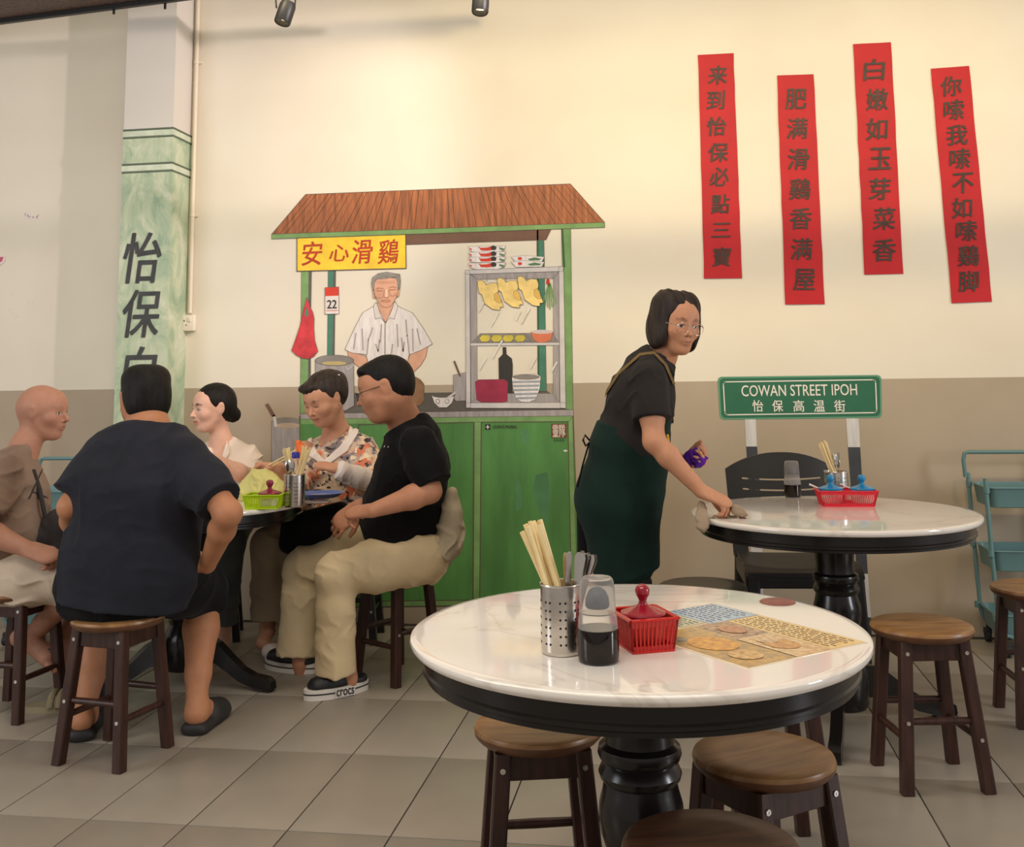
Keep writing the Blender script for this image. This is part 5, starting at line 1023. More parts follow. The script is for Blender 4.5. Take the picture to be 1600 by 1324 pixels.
    # sling bag on his back
    B = Sdf(); B.cone(J(706, 770, 4.30), J(700, 850, 4.34), .028, .060, .03, u=(0, 1, 0), fl=(1.2, 2.0)); B.cone(J(700, 850, 4.34), J(684, 885, 4.36), .058, .04, .03, u=(0, 1, 0), fl=(2.0, 2.0)); B.cone(J(710, 800, 4.3), J(708, 840, 4.3), .035, .04, .03, u=(0, 1, 0), fl=(1.5, 1.8)); g = folds(.010, 40, 3.0, (1, .3, .2)); B.disp = g
    return t, B
tm, BAG = man_black()
bagO = thing('sling_bag', 'crumpled pale canvas sling bag hanging on the back of the man in black', 'bag', tuple(J(705, 830, 4.32))); BAG.mesh('bag_body', cloth('canvas', srgb(176, 162, 136), var=.15), bagO, .006)
# ---------------- man in navy T-shirt seen from behind
SK2 = srgb(186, 128, 92)
def man_navy():
    t = person('person', 'broad man in a navy T-shirt and black shorts seen from behind on a stool', (-1.917, 3.41, 0)); S = Sdf(); f = nz(V(-.38, .92, 0)); r_ = np.cross(f, V(0, 0, 1))
    C = J(227, 627, 3.56); fr = Frame(C, (-.62, .78, -.08), (0, 0, 1), 1.06); nb = J(232, 672, 3.50)
    head(S, fr, SK2, nb, nr=.062, fat=.008); pel = V(-1.93, 3.44, .56); bel = J(203, 880, 3.42); ch = J(224, 770, 3.42)
    sr, sl = J(292, 720, 3.43), J(160, 720, 3.43)
    S.cone(pel, bel, .13, .13, .05, u=r_, fl=(1.35, 1.35)); S.cone(bel, ch, .13, .12, .05, u=r_, fl=(1.35, 1.55)); S.cone(ch, nb, .10, .05, .05, u=r_, fl=(1.6, 1.3))
    er, wr = J(357, 802, 3.32), J(324, 884, 3.50); el, wl = J(110, 792, 3.34), J(124, 858, 3.62)
    S.chain([sr, lerp(sr, er, .5), er], [.060, .052, .042]); S.chain([er, lerp(er, wr, .3), wr], [.043, .044, .028]); S.chain([sl, lerp(sl, el, .5), el], [.060, .050, .040]); S.chain([el, lerp(el, wl, .3), wl], [.041, .042, .027])
    hand(S, wr, (-1, .45, .25), (-.1, .5, -1), 1, 1.05, curl=(.3, .4, .3)); hand(S, wl, (.2, 1, .3), (.5, 0, -1), -1, 1.05)
    hr, hl = pel+r_*.10+V(0, 0, 0), pel-r_*.10; kr, kl = J(318, 925, 3.84), J(160, 925, 3.86); ar, al = J(306, 1112, 3.66), J(132, 1125, 3.60)
    for h, k_, a in ((hr, kr, ar), (hl, kl, al)): S.chain([h, lerp(h, k_, .5), k_], [.095, .085, .062]); S.chain([k_, lerp(k_, a, .32), lerp(k_, a, .7), a], [.060, .064, .045, .034])
    SLP = []
    for hx, hy, tx, ty, an_ in ((296, 1154, 350, 1112, ar), (122, 1164, 150, 1122, al)):
        h, a = np.array(az(hx, hy, .0)), np.array(az(tx, ty, .0)); d = nz(a-h); SLP.append((h, d)); foot(S, an_, h+d*.032+V(0, 0, .030), h+d*.262+V(0, 0, .022), k=.92)
    S.mesh('body', SKM, t, .005, base=SK2)
    def ex(H, e): e((-.034, -.005, .078), (.046, .07, .044), .02); e((.034, -.005, .078), (.046, .07, .044), .02); e((0, -.060, -.02), (.066, .045, .060), .025)
    hair_short(fr, 'hair', HAIRM, t, .0045, extra=ex, low=-.085)
    T = Sdf(); hem = J(192, 942, 3.42); T.cone(hem, bel, .168, .160, .05, u=r_, fl=(1.30, 1.38), cap=(1, 0)); T.cone(bel, ch, .160, .142, .06, u=r_, fl=(1.38, 1.50)); T.cone(ch, J(230, 706, 3.46), .140, .108, .06, u=r_, fl=(1.48, 1.75)); T.cone(J(230, 706, 3.46), J(231, 684, 3.48), .100, .075, .05, u=r_, fl=(1.8, 1.6)); T.cone(J(231, 684, 3.48), nb, .078, .070, .04, u=r_, fl=(1.4, 1.1))
    for s0, e0, tt in ((sr, er, .80), (sl, el, .78)): c_ = lerp(s0, e0, tt); T.cone(s0, lerp(s0, c_, .55), .082, .080, .06); T.cone(lerp(s0, c_, .5), c_, .080, .082, .04, cap=(0, 1))
    T.plane(nb+V(0, 0, .018), (0, .25, 1)); g = folds(.0055, 15, 2.2, (.5, 0, 1)); g2 = folds(.0025, 40, 1.2, (-.6, .2, 1)); T.disp = lambda X: g(X)+g2(X); T.mesh('t_shirt', NAVY, t, .006)
    P = Sdf(); P.cone(V(-2.0, 3.44, .56), V(-1.84, 3.42, .56), .130, .130, .05); P.cone(pel, hem+V(0, 0, .06), .150, .150, .05, u=r_, fl=(1.28, 1.28))
    for h, k_ in ((hr, kr), (hl, kl)): k2 = lerp(h, k_, 1.05); P.cone(h, lerp(h, k2, .5), .118, .110, .04); P.cone(lerp(h, k2, .45), k2, .110, .098, .03, cap=(0, 1)); P.cone(lerp(h, k2, .9), k2+V(0, 0, -.05), .088, .088, .03, cap=(0, 1))
    g3 = folds(.008, 30, .4, f); P.disp = g3; P.mesh('shorts', BLKC, t, .006)
    FO = mat('dark_foam', (.022, .020, .020), .6, bump=.15, bs=70)
    for h, d in SLP:
        L = .285; a = h+d*L; r = np.cross(d, V(0, 0, 1)); K = Sdf(); K.cone(h+d*.035+V(0, 0, .020), a-d*.05+V(0, 0, .024), .028, .027, .01, u=r, fl=(1.75, 2.0)); K.cone(h+d*.15+V(0, 0, .042), a-d*.05+V(0, 0, .035), .050, .036, .015, u=r, fl=(1.08, 1.35)); K.plane(V(0, 0, .002), (0, 0, -1)); K.ell(h+d*.05+V(0, 0, .085), V(.055, .055, .05), k=.01, op='sub'); K.mesh('slipper', FO, t, .005)
    return t
man_navy()
# ---------------- bald man at the left edge
SK3 = srgb(178, 128, 104)
def man_bald():
    t = person('person', 'bald man in a taupe T-shirt at the left edge, facing right', (-2.56, 3.8, 0)); S = Sdf(); f = nz(V(.97, .22, 0)); U = np.cross(f, V(0, 0, 1))
    C = J(67, 645, 3.98); fr = Frame(C, (.97, .06, -.06), (0, 0, 1), .99); nb = J(38, 700, 3.94)
    head(S, fr, SK3, nb, nr=.050, eyes='open', brow=.25, brows=srgb(130, 96, 76), lips=.35, nose=1.15); c = lambda a, b, ra, rb, kk: S.cone(fr.p(*a), fr.p(*b), ra, rb, k=kk)
    pel = J(-20, 900, 3.82); bel = J(8, 838, 3.84); ch = J(16, 772, 3.88)
    S.cone(pel, bel, .12, .115, .05, u=U, fl=(1.3, 1.3)); S.cone(bel, ch, .11, .11, .05, u=U, fl=(1.3, 1.5)); S.cone(ch, nb, .09, .045, .05, u=U, fl=(1.6, 1.2))
    sr, sl = J(2, 738, 3.72), J(22, 730, 4.10); er, wr = J(-32, 828, 3.64), J(42, 858, 3.66); el, wl = J(60, 830, 4.2), J(110, 850, 4.1)
    S.chain([sr, lerp(sr, er, .5), er], [.056, .050, .042]); S.chain([er, lerp(er, wr, .3), wr], [.044, .046, .029]); S.chain([sl, lerp(sl, el, .5), el], [.052, .046, .038]); S.chain([el, wl], [.04, .026])
    hand(S, wr, (1, .15, -.30), (.1, .6, -1), 1, 1.08, curl=(.75, .95, .7), thumb=(.4, .8)); hand(S, wl, (1, 0, -.1), (0, -.5, -1), -1, 1.)
    hr, hl = pel+V(0, -.09, .0), pel+V(0, .09, .0); kr, kl = J(128, 905, 3.78), J(140, 905, 4.0); ar, al = J(48, 996, 3.92), J(100, 1010, 4.02)
    for h, k_, a in ((hr, kr, ar), (hl, kl, al)): S.chain([h, lerp(h, k_, .5), k_], [.085, .078, .056]); S.chain([k_, lerp(k_, a, .35), lerp(k_, a, .75), a], [.054, .056, .038, .033])
    foot(S, ar, J(24, 1003, 3.93), J(96, 1048, 3.90), up=(.5, -.35, 1)); foot(S, al, J(72, 1018, 4.02), J(112, 1066, 3.98), up=(.6, -.2, .8))
    S.mesh('body', SKM, t, .0048, base=SK3)
    T = Sdf(); TA = cloth('taupe_cotton', srgb(140, 118, 102), var=.15, vs=5); T.cone(pel+V(0, 0, .02), bel, .150, .145, .05, u=U, fl=(1.3, 1.3), cap=(1, 0)); T.cone(bel, ch, .145, .135, .06, u=U, fl=(1.3, 1.5)); T.cone(ch, J(18, 728, 3.92), .126, .092, .05, u=U, fl=(1.55, 1.75)); T.cone(J(18, 728, 3.92), J(30, 708, 3.93), .086, .064, .04, u=U, fl=(1.6, 1.3)); T.cone(J(30, 708, 3.93), nb, .066, .058, .03, u=U, fl=(1.3, 1.1))
    for s0, e0, tt in ((sr, er, .72), (sl, el, .6)): c_ = lerp(s0, e0, tt); T.cone(s0, c_, .076, .086, .04, cap=(0, 1))
    T.plane(nb+V(0, 0, .006), (-.55, 0, 1)); g = folds(.008, 24, 3.2, (.8, .1, .6)); g2 = folds(.004, 55, 1.2, (-.4, .2, 1)); T.disp = lambda X: g(X)+g2(X); T.mesh('t_shirt', TA, t, .006)
    T.mesh('shirt_print', cloth('dark_print', (.05, .045, .04)), t, .003, within=[(J(a, b, 3.8), J(c, d, 3.8), .003, .003, 90) for a, b, c, d in ((46, 778, 58, 752), (50, 768, 60, 772), (58, 752, 60, 780), (62, 762, 66, 790), (54, 786, 62, 788))], grow=.003)
    P = Sdf(); P.cone(pel+V(0, -.06, 0), pel+V(0, .08, 0), .128, .128, .05)
    for h, k_ in ((hr, kr), (hl, kl)): P.chain([h, lerp(h, k_, .5), k_], [.112, .100, .082], .04); P.cone(k_, lerp(k_, ar if h is hr else al, .28), .078, .074, .03, cap=(0, 1))
    P.disp = folds(.009, 30, 1.1, (.6, .2, .8)); P.mesh('trousers', BEIGE2, t, .006)
    return t
man_bald()
GRB = cloth('charcoal_nylon', srgb(62, 58, 58), var=.15)
tb_ = thing('waist_bag', 'charcoal nylon bag on the lap of the bald man', 'bag', tuple(J(70, 835, 3.88))); B = Sdf(); B.cone(J(58, 838, 3.86), J(92, 822, 3.88), .045, .052, .03, u=(0, 1, 0), fl=(.9, .9)); B.cone(J(88, 812, 3.88), J(92, 850, 3.88), .042, .045, .03); B.cone(J(20, 818, 3.78), J(60, 842, 3.84), .030, .034, .03); B.disp = folds(.006, 50, 1.0, (1, 0, .4)); B.mesh('bag_body', GRB, tb_, .006)
b = MB(); b.tube([J(52, 735, 3.86), J(62, 765, 3.84), J(68, 795, 3.84), J(72, 815, 3.85)], .009, 8); settle(tb_, b.build('strap', GRB))
sp_ = az(84, 1110, 0); sl_ = thing('sandal', 'beige sandal on the floor under the bald man', 'sandal', (sp_.x, sp_.y, 0)); SANM = mat('sandal_beige', srgb(150, 138, 108), .6)
b = MB(); o_ = [((.125 if math.cos(q) > 0 else .13)*math.cos(q), (.045+.008*math.cos(q))*math.sin(q)) for q in [2*PI*i/30 for i in range(30)]]; b.prism(o_, .022, Matrix.Translation((0, 0, .012)) @ Matrix.Rotation(.25, 4, 'Z')); b.build('sole', SANM, sl_, ang=50)
b = MB(); R_ = Matrix.Rotation(.25, 3, 'Z')
for dx in (0, .03, .055): b.tube([R_ @ Vector((dx, .05*math.cos(a), .022+.045*math.sin(a))) for a in np.linspace(0, PI, 9)], .012, 8)
b.build('strap', SANM, sl_)
# ---------------- woman in floral blouse
SK4 = srgb(204, 150, 120)
def woman_floral():
    t = person('person', 'older woman in a floral blouse with a white collar, eating with chopsticks', (-1.60, 5.02, 0)); S = Sdf(); U = nz(V(1, .28, 0))
    C = J(507, 624, 4.80); fr = Frame(C, (-.40, -.88, -.44), (-.12, -.1, 1), 1.03); nb = J(526, 676, 4.92)
    head(S, fr, SK4, nb, nr=.050, fat=.010, eyes='down', brow=.55, lips=.9, lipc=srgb(150, 74, 70)); pel = V(-1.62, 5.0, .56); bel = J(522, 790, 4.94); ch = J(520, 735, 4.90)
    S.cone(pel, bel, .12, .12, .05, u=U, fl=(1.35, 1.3)); S.cone(bel, ch, .12, .11, .05, u=U, fl=(1.3, 1.4)); S.cone(ch, nb, .09, .045, .05, u=U, fl=(1.5, 1.3))
    sl, sr = J(566, 706, 4.93), J(476, 706, 4.84); el, wl = J(586, 762, 4.70), J(528, 733, 4.52); er, wr = J(452, 768, 4.62), J(436, 731, 4.42)
    S.chain([sl, el], [.052, .042]); S.chain([el, lerp(el, wl, .3), wl], [.042, .042, .027]); S.chain([sr, er], [.052, .042]); S.chain([er, wr], [.042, .027])
    hand(S, wl, (-1, -.1, .22), (-.1, .3, -1), -1, .92, curl=(.5, .7, .5)); hand(S, wr, (-.9, -.1, .15), (.1, -.2, -1), 1, .92, curl=(.6, .8, .6))
    kr, kl = J(420, 852, 4.56), J(470, 860, 4.60); ar, al = J(418, 985, 4.66), J(446, 1005, 4.68)
    for h, k_, a in ((pel-U*.09, kr, ar), (pel+U*.09, kl, al)): S.chain([h, k_, a], [.09, .056, .034])
    S.cone(al, J(430, 1014, 4.6), .03, .03); S.cone(ar, J(410, 1005, 4.58), .03, .03)
    S.mesh('body', SKM, t, .0048, base=SK4)
    def ex(H, e): e((0, -.07, .06), (.06, .05, .05), .03); e((-.02, -.105, .045), (.042, .035, .045), .02); e((.015, .060, .088), (.05, .035, .022), .02); e((0, -.06, .02), (.085, .06, .07), .03)
    hair_short(fr, 'hair', HAIRB, t, extra=ex, vol=1.05, low=-.10, side=(.15, .072, .084), disp=lambda X: .0011*np.sin((X @ fr.r)*260+2*np.sin((X @ fr.f)*60)))
    b = MB(); b.lathe([(0, .005), (.005, .003), (.006, 0), (.005, -.003), (0, -.005)], c=fr.p(-.07, -.07, .085), seg=12); settle(t, b.build('hair_pin', SCREW)); b = MB(); b.lathe([(0, .005), (.005, 0), (0, -.005)], c=fr.p(-.084, .0, -.032), seg=12); settle(t, b.build('earring', SCREW))
    # floral cloth
    FM = mat('floral_cloth', (1, 1, 1), .8, bump=.2, bs=300, sheen=.2); tt, N, L = _nt(FM); B_ = N['Principled BSDF']; g = N.new('ShaderNodeTexCoord')
    def nz_(sc, seed, det=3): n = N.new('ShaderNodeTexNoise'); n.inputs['Scale'].default_value = sc; n.inputs['Detail'].default_value = det; mp = N.new('ShaderNodeMapping'); mp.inputs['Location'].default_value = (seed, seed*.7, 0); L.new(g.outputs['Object'], mp.inputs[0]); L.new(mp.outputs[0], n.inputs['Vector']); return n.outputs['Fac']
    cur = None; base = ramp(N, L, nz_(9, 1), [(.40, srgb(222, 198, 168)), (.5, srgb(206, 178, 156)), (.62, srgb(176, 160, 156))]).outputs[0]
    for sc, seed, th, c_ in ((13, 5, .56, srgb(214, 120, 84)), (15, 11, .585, srgb(132, 120, 124)), (34, 3, .575, srgb(54, 44, 42)), (22, 20, .61, srgb(232, 210, 176))):
        mx = N.new('ShaderNodeMix'); mx.data_type = 'RGBA'; mr = N.new('ShaderNodeMapRange'); mr.inputs[1].default_value = th; mr.inputs[2].default_value = th+.02; L.new(nz_(sc, seed), mr.inputs[0]); L.new(mr.outputs[0], mx.inputs[0]); L.new(base, mx.inputs[6]); mx.inputs[7].default_value = c4(c_); base = mx.outputs[2]
    L.new(base, B_.inputs['Base Color'])
    T = Sdf(); T.cone(pel+V(-.02, -.03, .04), bel, .148, .150, .05, u=U, fl=(1.3, 1.25), cap=(1, 0)); T.cone(bel, ch, .150, .135, .06, u=U, fl=(1.25, 1.35)); T.cone(ch, J(522, 700, 4.90), .130, .100, .05, u=U, fl=(1.4, 1.6)); T.cone(J(522, 700, 4.90), J(526, 684, 4.92), .096, .070, .04, u=U, fl=(1.6, 1.3)); T.cone(J(526, 684, 4.92), nb, .070, .058, .04, u=U, fl=(1.3, 1.1))
    for s0, e0, w in ((sl, el, .95), (sr, er, .95)): T.cone(s0, lerp(s0, e0, w), .078, .088, .05, cap=(0, 1))
    T.cone(J(517, 668, 4.78), J(509, 715, 4.74), .060, .010, .006, op='sub', u=(0, 1, 0), fl=(1.6, 2.5)); T.plane(nb+V(0, 0, .004), (-.3, -.5, 1)); g1 = folds(.009, 30, 2.6, (.6, .3, .7)); T.disp = lambda X: g1(X); T.mesh('blouse', FM, t, .006)
    WH = cloth('white_cotton', srgb(228, 216, 208), var=.06); T.disp = None; T.mesh('collar', WH, t, .0035, within=[(J(a, b_, 4.78), J(c_, d_, 4.78), r1, r2, 12) for a, b_, c_, d_, r1, r2 in ((546, 664, 550, 682, .012, .018), (550, 682, 536, 702, .018, .021), (536, 702, 511, 722, .021, .014), (486, 672, 483, 692, .010, .017), (483, 692, 490, 710, .017, .019), (490, 710, 506, 724, .019, .012))], grow=.006)
    a0, a1 = J(588, 756, 4.68), J(534, 736, 4.53); sv = Sdf(); sv.chain([J(592, 750, 4.76), a0, lerp(a0, a1, .6), a1], [.052, .054, .046, .040], .02, cap=(0, 0)); sv.cone(a1, lerp(a1, wl, .9), .044, .046, .01, cap=(0, 1)); sv.disp = folds(.004, 70, 1.0, nz(a1-a0)); sv.mesh('arm_sleeve', WH, t, .0045)
    P = Sdf(); TB = cloth('taupe_trousers', srgb(150, 132, 108), var=.12)
    for h, k_, a in ((pel-U*.09, kr, J(417, 965, 4.62)), (pel+U*.09, kl, J(452, 985, 4.66))): P.chain([h, k_], [.108, .080], .05); P.cone(k_, a, .080, .070, .03, cap=(0, 1))
    P.disp = folds(.008, 30, .5, (.3, .3, 1)); P.mesh('trousers', TB, t, .006)
    sh = Sdf(); sh.cone(J(452, 1014, 4.70), J(420, 1018, 4.55), .036, .032, .02, u=(1, .2, 0), fl=(1, 1)); sh.plane(V(0, 0, .012), (0, 0, -1)); sh.mesh('shoe', WH, t, .005)
    return t, wl, wr
_, WL, WR = woman_floral()
b = Sdf(); b.cone(J(462, 818, 4.50), J(532, 800, 4.50), .045, .045, .03, u=(0, 1, 0), fl=(.7, .7)); b.cone(J(460, 848, 4.52), J(528, 822, 4.52), .05, .045, .04, u=(0, 1, 0), fl=(.7, .7)); b.cone(J(450, 815, 4.5), J(450, 850, 4.5), .03, .04, .03); o_ = b.mesh('handbag', cloth('black_bag_cloth', (.008, .008, .009)), None, .006); tag(o_, 'black cloth bag on the lap of the woman in the floral blouse', 'bag')
# ---------------- young woman in white
SK5 = srgb(226, 180, 156)
def woman_white():
    t = person('person', 'young woman with dark hair in a bun and a white jacket, facing left', (-2.30, 4.98, 0)); S = Sdf(); U = nz(V(1, -.15, 0))
    C = J(333, 639, 4.98); fr = Frame(C, (-.66, -.76, -.06), (0, 0, 1), 1.02); nb = J(345, 690, 5.02)
    head(S, fr, SK5, nb, nr=.043, eyes='open', brow=.8, lips=1., lipc=srgb(168, 64, 62), female=True); pel = V(-2.28, 5.0, .56); bel = J(350, 800, 5.02); ch = J(348, 745, 5.02)
    S.cone(pel, bel, .11, .10, .05, u=U, fl=(1.35, 1.3)); S.cone(bel, ch, .10, .10, .05, u=U, fl=(1.3, 1.45)); S.cone(ch, nb, .085, .04, .05, u=U, fl=(1.6, 1.3))
    sl, sr = J(388, 718, 5.04), J(302, 716, 5.00); el, wl = J(396, 775, 4.88), J(378, 764, 4.62); er, wr = J(372, 738, 4.74), J(318, 712, 4.62)
    S.chain([sl, el, wl], [.045, .036, .024]); S.chain([J(392, 745, 4.95), er, wr], [.04, .040, .028]); hand(S, wl, (-.6, -1, -.1), (0, 0, -1), -1, .9); hand(S, wr, (-.9, -.2, .3), (.2, -.4, -1), 1, .9)
    kr, kl = J(358, 845, 4.62), J(300, 850, 4.6); ar, al = J(348, 985, 4.72), J(300, 985, 4.7)
    for h, k_, a in ((pel+U*.08, kr, ar), (pel-U*.08, kl, al)): S.chain([h, k_, a], [.08, .054, .033])
    foot(S, ar, az(350, 1012, 0), az(330, 1030, 0)); foot(S, al, az(300, 1012, 0), az(285, 1030, 0)); S.mesh('body', SKM, t, .0048, base=SK5)
    def ex(H, e): e((0, -.06, -.005), (.058, .045, .058), .025); H.ell(J(364, 648, 5.06), V(.040, .036, .040), k=.012)
    hair_short(fr, 'hair', HAIRM, t, extra=ex, vol=1.03, face=(0, .120, -.014), fr_=(.062, .062, .088), low=-.085, side=(.15, .076, .088), disp=lambda X: .0010*np.sin((X @ fr.r)*260+2*np.sin((X @ fr.f)*60)))
    T = Sdf(); WJ = cloth('ivory_jacket', srgb(236, 220, 206), var=.06); T.cone(pel+V(0, 0, .04), bel, .14, .135, .05, u=U, fl=(1.3, 1.3), cap=(1, 0)); T.cone(bel, ch, .135, .125, .05, u=U, fl=(1.3, 1.4)); T.cone(ch, J(345, 708, 5.02), .120, .088, .05, u=U, fl=(1.45, 1.65)); T.cone(J(345, 708, 5.02), nb, .084, .055, .03, u=U, fl=(1.6, 1.1))
    T.cone(sl, el, .070, .078, .04); T.cone(el, lerp(el, wl, .55), .070, .066, .03, cap=(0, 1)); T.cone(sr, J(300, 780, 4.9), .066, .072, .04)
    T.cone(J(333, 690, 4.9), J(336, 735, 4.88), .060, .020, .006, op='sub', u=(0, 1, 0), fl=(1.8, 2.5)); T.plane(nb+V(0, 0, .008), (-.2, -.5, 1)); g1 = folds(.010, 34, 1.6, (.8, .3, .4)); T.disp = lambda X: g1(X); T.mesh('jacket', WJ, t, .006)
    T.disp = None; T.mesh('collar', WJ, t, .0035, within=[(J(a, b_, 4.9), J(c_, d_, 4.9), r1, r2, 12) for a, b_, c_, d_, r1, r2 in ((350, 686, 350, 708, .014, .026), (350, 708, 340, 732, .026, .010))], grow=.007)
    P = Sdf(); GJ = cloth('grey_denim', srgb(98, 102, 102), var=.2)
    for h, k_, a in ((pel+U*.08, kr, J(350, 972, 4.70)), (pel-U*.08, kl, J(300, 972, 4.7))): P.chain([h, k_], [.10, .076], .05); P.cone(k_, a, .076, .060, .03, cap=(0, 1))
    P.disp = folds(.007, 30, .5, (.3, .3, 1)); P.mesh('jeans', GJ, t, .006); return t
woman_white()
# ---------------- worker wiping the table
SK6 = srgb(204, 146, 112)
def worker():
    t = person('person', 'standing woman with glasses and a dark green apron, bending to wipe a table', tuple(V(*J(968, 1110, 4.05)[:2], 0))); S = Sdf(); U = nz(V(.12, -1, 0))
    C = J(1056, 507, 3.98); fr = Frame(C, (.51, -.84, -.18), (.10, 0, 1), .98); nb = J(1034, 558, 4.02)
    head(S, fr, SK6, nb, nr=.045, eyes='open', brow=.5, lips=.55, brows=srgb(92, 62, 48), female=True); pel = J(966, 790, 4.05); wa = J(984, 700, 4.03); ch = J(1002, 622, 4.02)
    S.cone(pel, wa, .13, .11, .05, u=U, fl=(1.2, 1.15)); S.cone(wa, ch, .11, .11, .05, u=U, fl=(1.15, 1.4)); S.cone(ch, nb, .09, .045, .05, u=U, fl=(1.5, 1.3))
    sn, sf = J(1014, 592, 3.87), J(1022, 590, 4.18); en, wn = J(1022, 690, 3.80), J(1096, 768, 3.80); ef, wf = J(1026, 690, 4.30), J(1064, 722, 4.16)
    S.chain([sn, lerp(sn, en, .6), en], [.050, .044, .038]); S.chain([en, lerp(en, wn, .3), wn], [.038, .038, .025]); S.chain([sf, ef], [.048, .038]); S.chain([ef, wf], [.038, .025])
    hand(S, wn, (.86, -.05, -.38), (-.35, .35, -.95), 1, .98, curl=(.55, .75, .6), thumb=(.5, .7)); hand(S, wf, (.9, -.3, .05), (.1, -.5, .75), -1, .95, curl=(.75, .8, .6), thumb=(.6, .7))
    kn, kf = V(-.62, 3.97, .47), V(-.52, 4.15, .47); kn = np.array(ay(974, 922, 4.02)); kf = np.array(ay(985, 918, 4.15)); an = V(kn[0]-.04, 4.0, .09); af = V(kf[0]+.02, 4.17, .09)
    for h, k_, a in ((pel+U*.08, kn, an), (pel-U*.08, kf, af)): S.chain([h, k_, lerp(k_, a, .3), a], [.088, .060, .054, .034])
    foot(S, an, V(an[0]-.05, an[1], 0), V(an[0]+.18, an[1]-.02, 0)); foot(S, af, V(af[0]-.05, af[1], 0), V(af[0]+.18, af[1]-.02, 0)); S.mesh('body', SKM, t, .0045, base=SK6)
    H = Sdf(); e = lambda c, r, kk=.012, **kw: H.ell(fr.p(*c), np.array(r)*fr.k, fr, k=kk, **kw)
    e((0, -.018, .038), (.086, .102, .092))
    for sx in (-1, 1): e((sx*.042, -.020, .064), (.050, .080, .068), .02); e((sx*.072, -.010, -.030), (.026, .066, .075), .03)
    e((0, -.060, -.020), (.084, .058, .080), .03); e((0, .122, -.030), (.060, .088, .112), .010, op='sub'); e((0, .04, -.165), (.2, .3, .060), .01, op='sub'); e((0, .085, .112), (.005, .05, .016), .01, op='sub'); e((.076, .03, -.04), (.02, .03, .05), .01)
    H.disp = lambda X: .0020*np.sin((X @ fr.r)*190+2.2*np.sin((X @ fr.f)*50+(X @ fr.u)*20)); H.mesh('hair', HAIRB, t, .0042)
    b = MB(); GF = mat('pale_glasses_frame', (.65, .56, .48), .2, metal=.8)
    for sx in (-1, 1):
        pts = [fr.p(sx*.034+.024*math.cos(a), .112-.007*(math.cos(a)*sx > .5), -.004+.022*math.sin(a)) for a in np.linspace(0, 2*PI, 19)[:-1]]; b.tube(pts, .0012, 6, closed=True); b.tube([fr.p(sx*.058, .104, .004), fr.p(sx*.076, .075, .006), fr.p(sx*.080, .0, .008)], .0014, 6)
    b.tube([fr.p(-.011, .113, .0), fr.p(0, .116, .004), fr.p(.011, .113, .0)], .0012, 6); settle(t, b.build('glasses', GF))
    T = Sdf(); SH = cloth('charcoal_polo', srgb(46, 42, 40), var=.15); T.cone(J(980, 715, 4.03), wa, .138, .135, .04, u=U, fl=(1.15, 1.15), cap=(1, 0)); T.cone(wa, ch, .135, .122, .05, u=U, fl=(1.15, 1.35)); T.cone(ch, J(1014, 582, 4.03), .118, .095, .05, u=U, fl=(1.4, 1.65)); T.cone(J(1014, 582, 4.03), J(1024, 566, 4.03), .088, .070, .03, u=U, fl=(1.6, 1.25)); T.cone(J(1024, 566, 4.03), nb, .068, .054, .03, u=U, fl=(1.25, 1.1))
    for s0, e0, w in ((sn, en, .66), (sf, ef, .66)): T.cone(s0, lerp(s0, e0, w), .066, .072, .04, cap=(0, 1))
    T.plane(nb+V(0, 0, .006), (.75, 0, 1)); g1 = folds(.005, 30, 1.6, (.5, .3, .8)); T.disp = lambda X: g1(X); T.mesh('polo_shirt', SH, t, .0055)
    cl = Sdf(); cl.chain([J(1016, 553, 3.97), J(1036, 562, 3.94), J(1050, 585, 3.94)], [.010, .013, .012], .01, u=nz(V(.2, 1, 0)), fl=(.5, .5)); cl.mesh('collar', SH, t, .0045)
    A = Sdf(); GA = cloth('dark_green_apron', srgb(24, 44, 38), var=.12); A.cone(J(967, 780, 4.05), J(982, 700, 4.03), .158, .142, .06, u=U, fl=(1.18, 1.15)); A.cone(J(982, 700, 4.03), J(988, 668, 4.03), .142, .138, .03, u=U, fl=(1.15, 1.15), cap=(0, 1)); A.cone(J(966, 780, 4.05), J(975, 845, 4.05), .158, .126, .06, u=U, fl=(1.18, 1.2)); A.cone(J(975, 845, 4.05), J(984, 892, 4.05), .126, .118, .04, u=U, fl=(1.2, 1.25), cap=(0, 1))
    A.chain([J(1022, 690, 4.03), J(1036, 640, 4.02)], [.055, .040], .03, u=U, fl=(2.2, 2.4)); A.cone(J(1006, 760, 4.0), J(1006, 735, 4.0), .07, .085, .05, u=U, fl=(1.5, 1.4)); A.cone(pel+U*.06, lerp(pel+U*.06, kn, .82), .128, .102, .05, cap=(0, 1)); A.disp = folds(.006, 13, 2.0, (.8, .2, .6)); A.mesh('apron', GA, t, .006)
    P = Sdf(); PG = cloth('charcoal_trousers', srgb(58, 54, 54), var=.12)
    for h, k_, a in ((pel+U*.08, kn, an), (pel-U*.08, kf, af)): P.chain([h, k_], [.090, .070], .05); P.cone(k_, lerp(k_, a, .92), .085, .068, .03, cap=(0, 1))
    P.disp = folds(.007, 30, .5, (.3, .3, 1)); P.mesh('trousers', PG, t, .006)
    KH = cloth('khaki_strap', srgb(120, 98, 62)); T.disp = None
    st_ = [(926, 668), (930, 650), (944, 618), (966, 584), (1000, 554), (1022, 551), (1040, 570), (1053, 600)]; T.mesh('apron_strap', KH, t, .003, within=[(J(*st_[i], 3.95), J(*st_[i+1], 3.95), .0055, .0055, 120) for i in range(len(st_)-1)], grow=.004)
    A.mesh('apron_print', cloth('yellow_print', srgb(206, 160, 60)), t, .003, within=[(J(1043, 680, 3.95), J(1046, 697, 3.95), .005, .004, 120)], grow=.004)
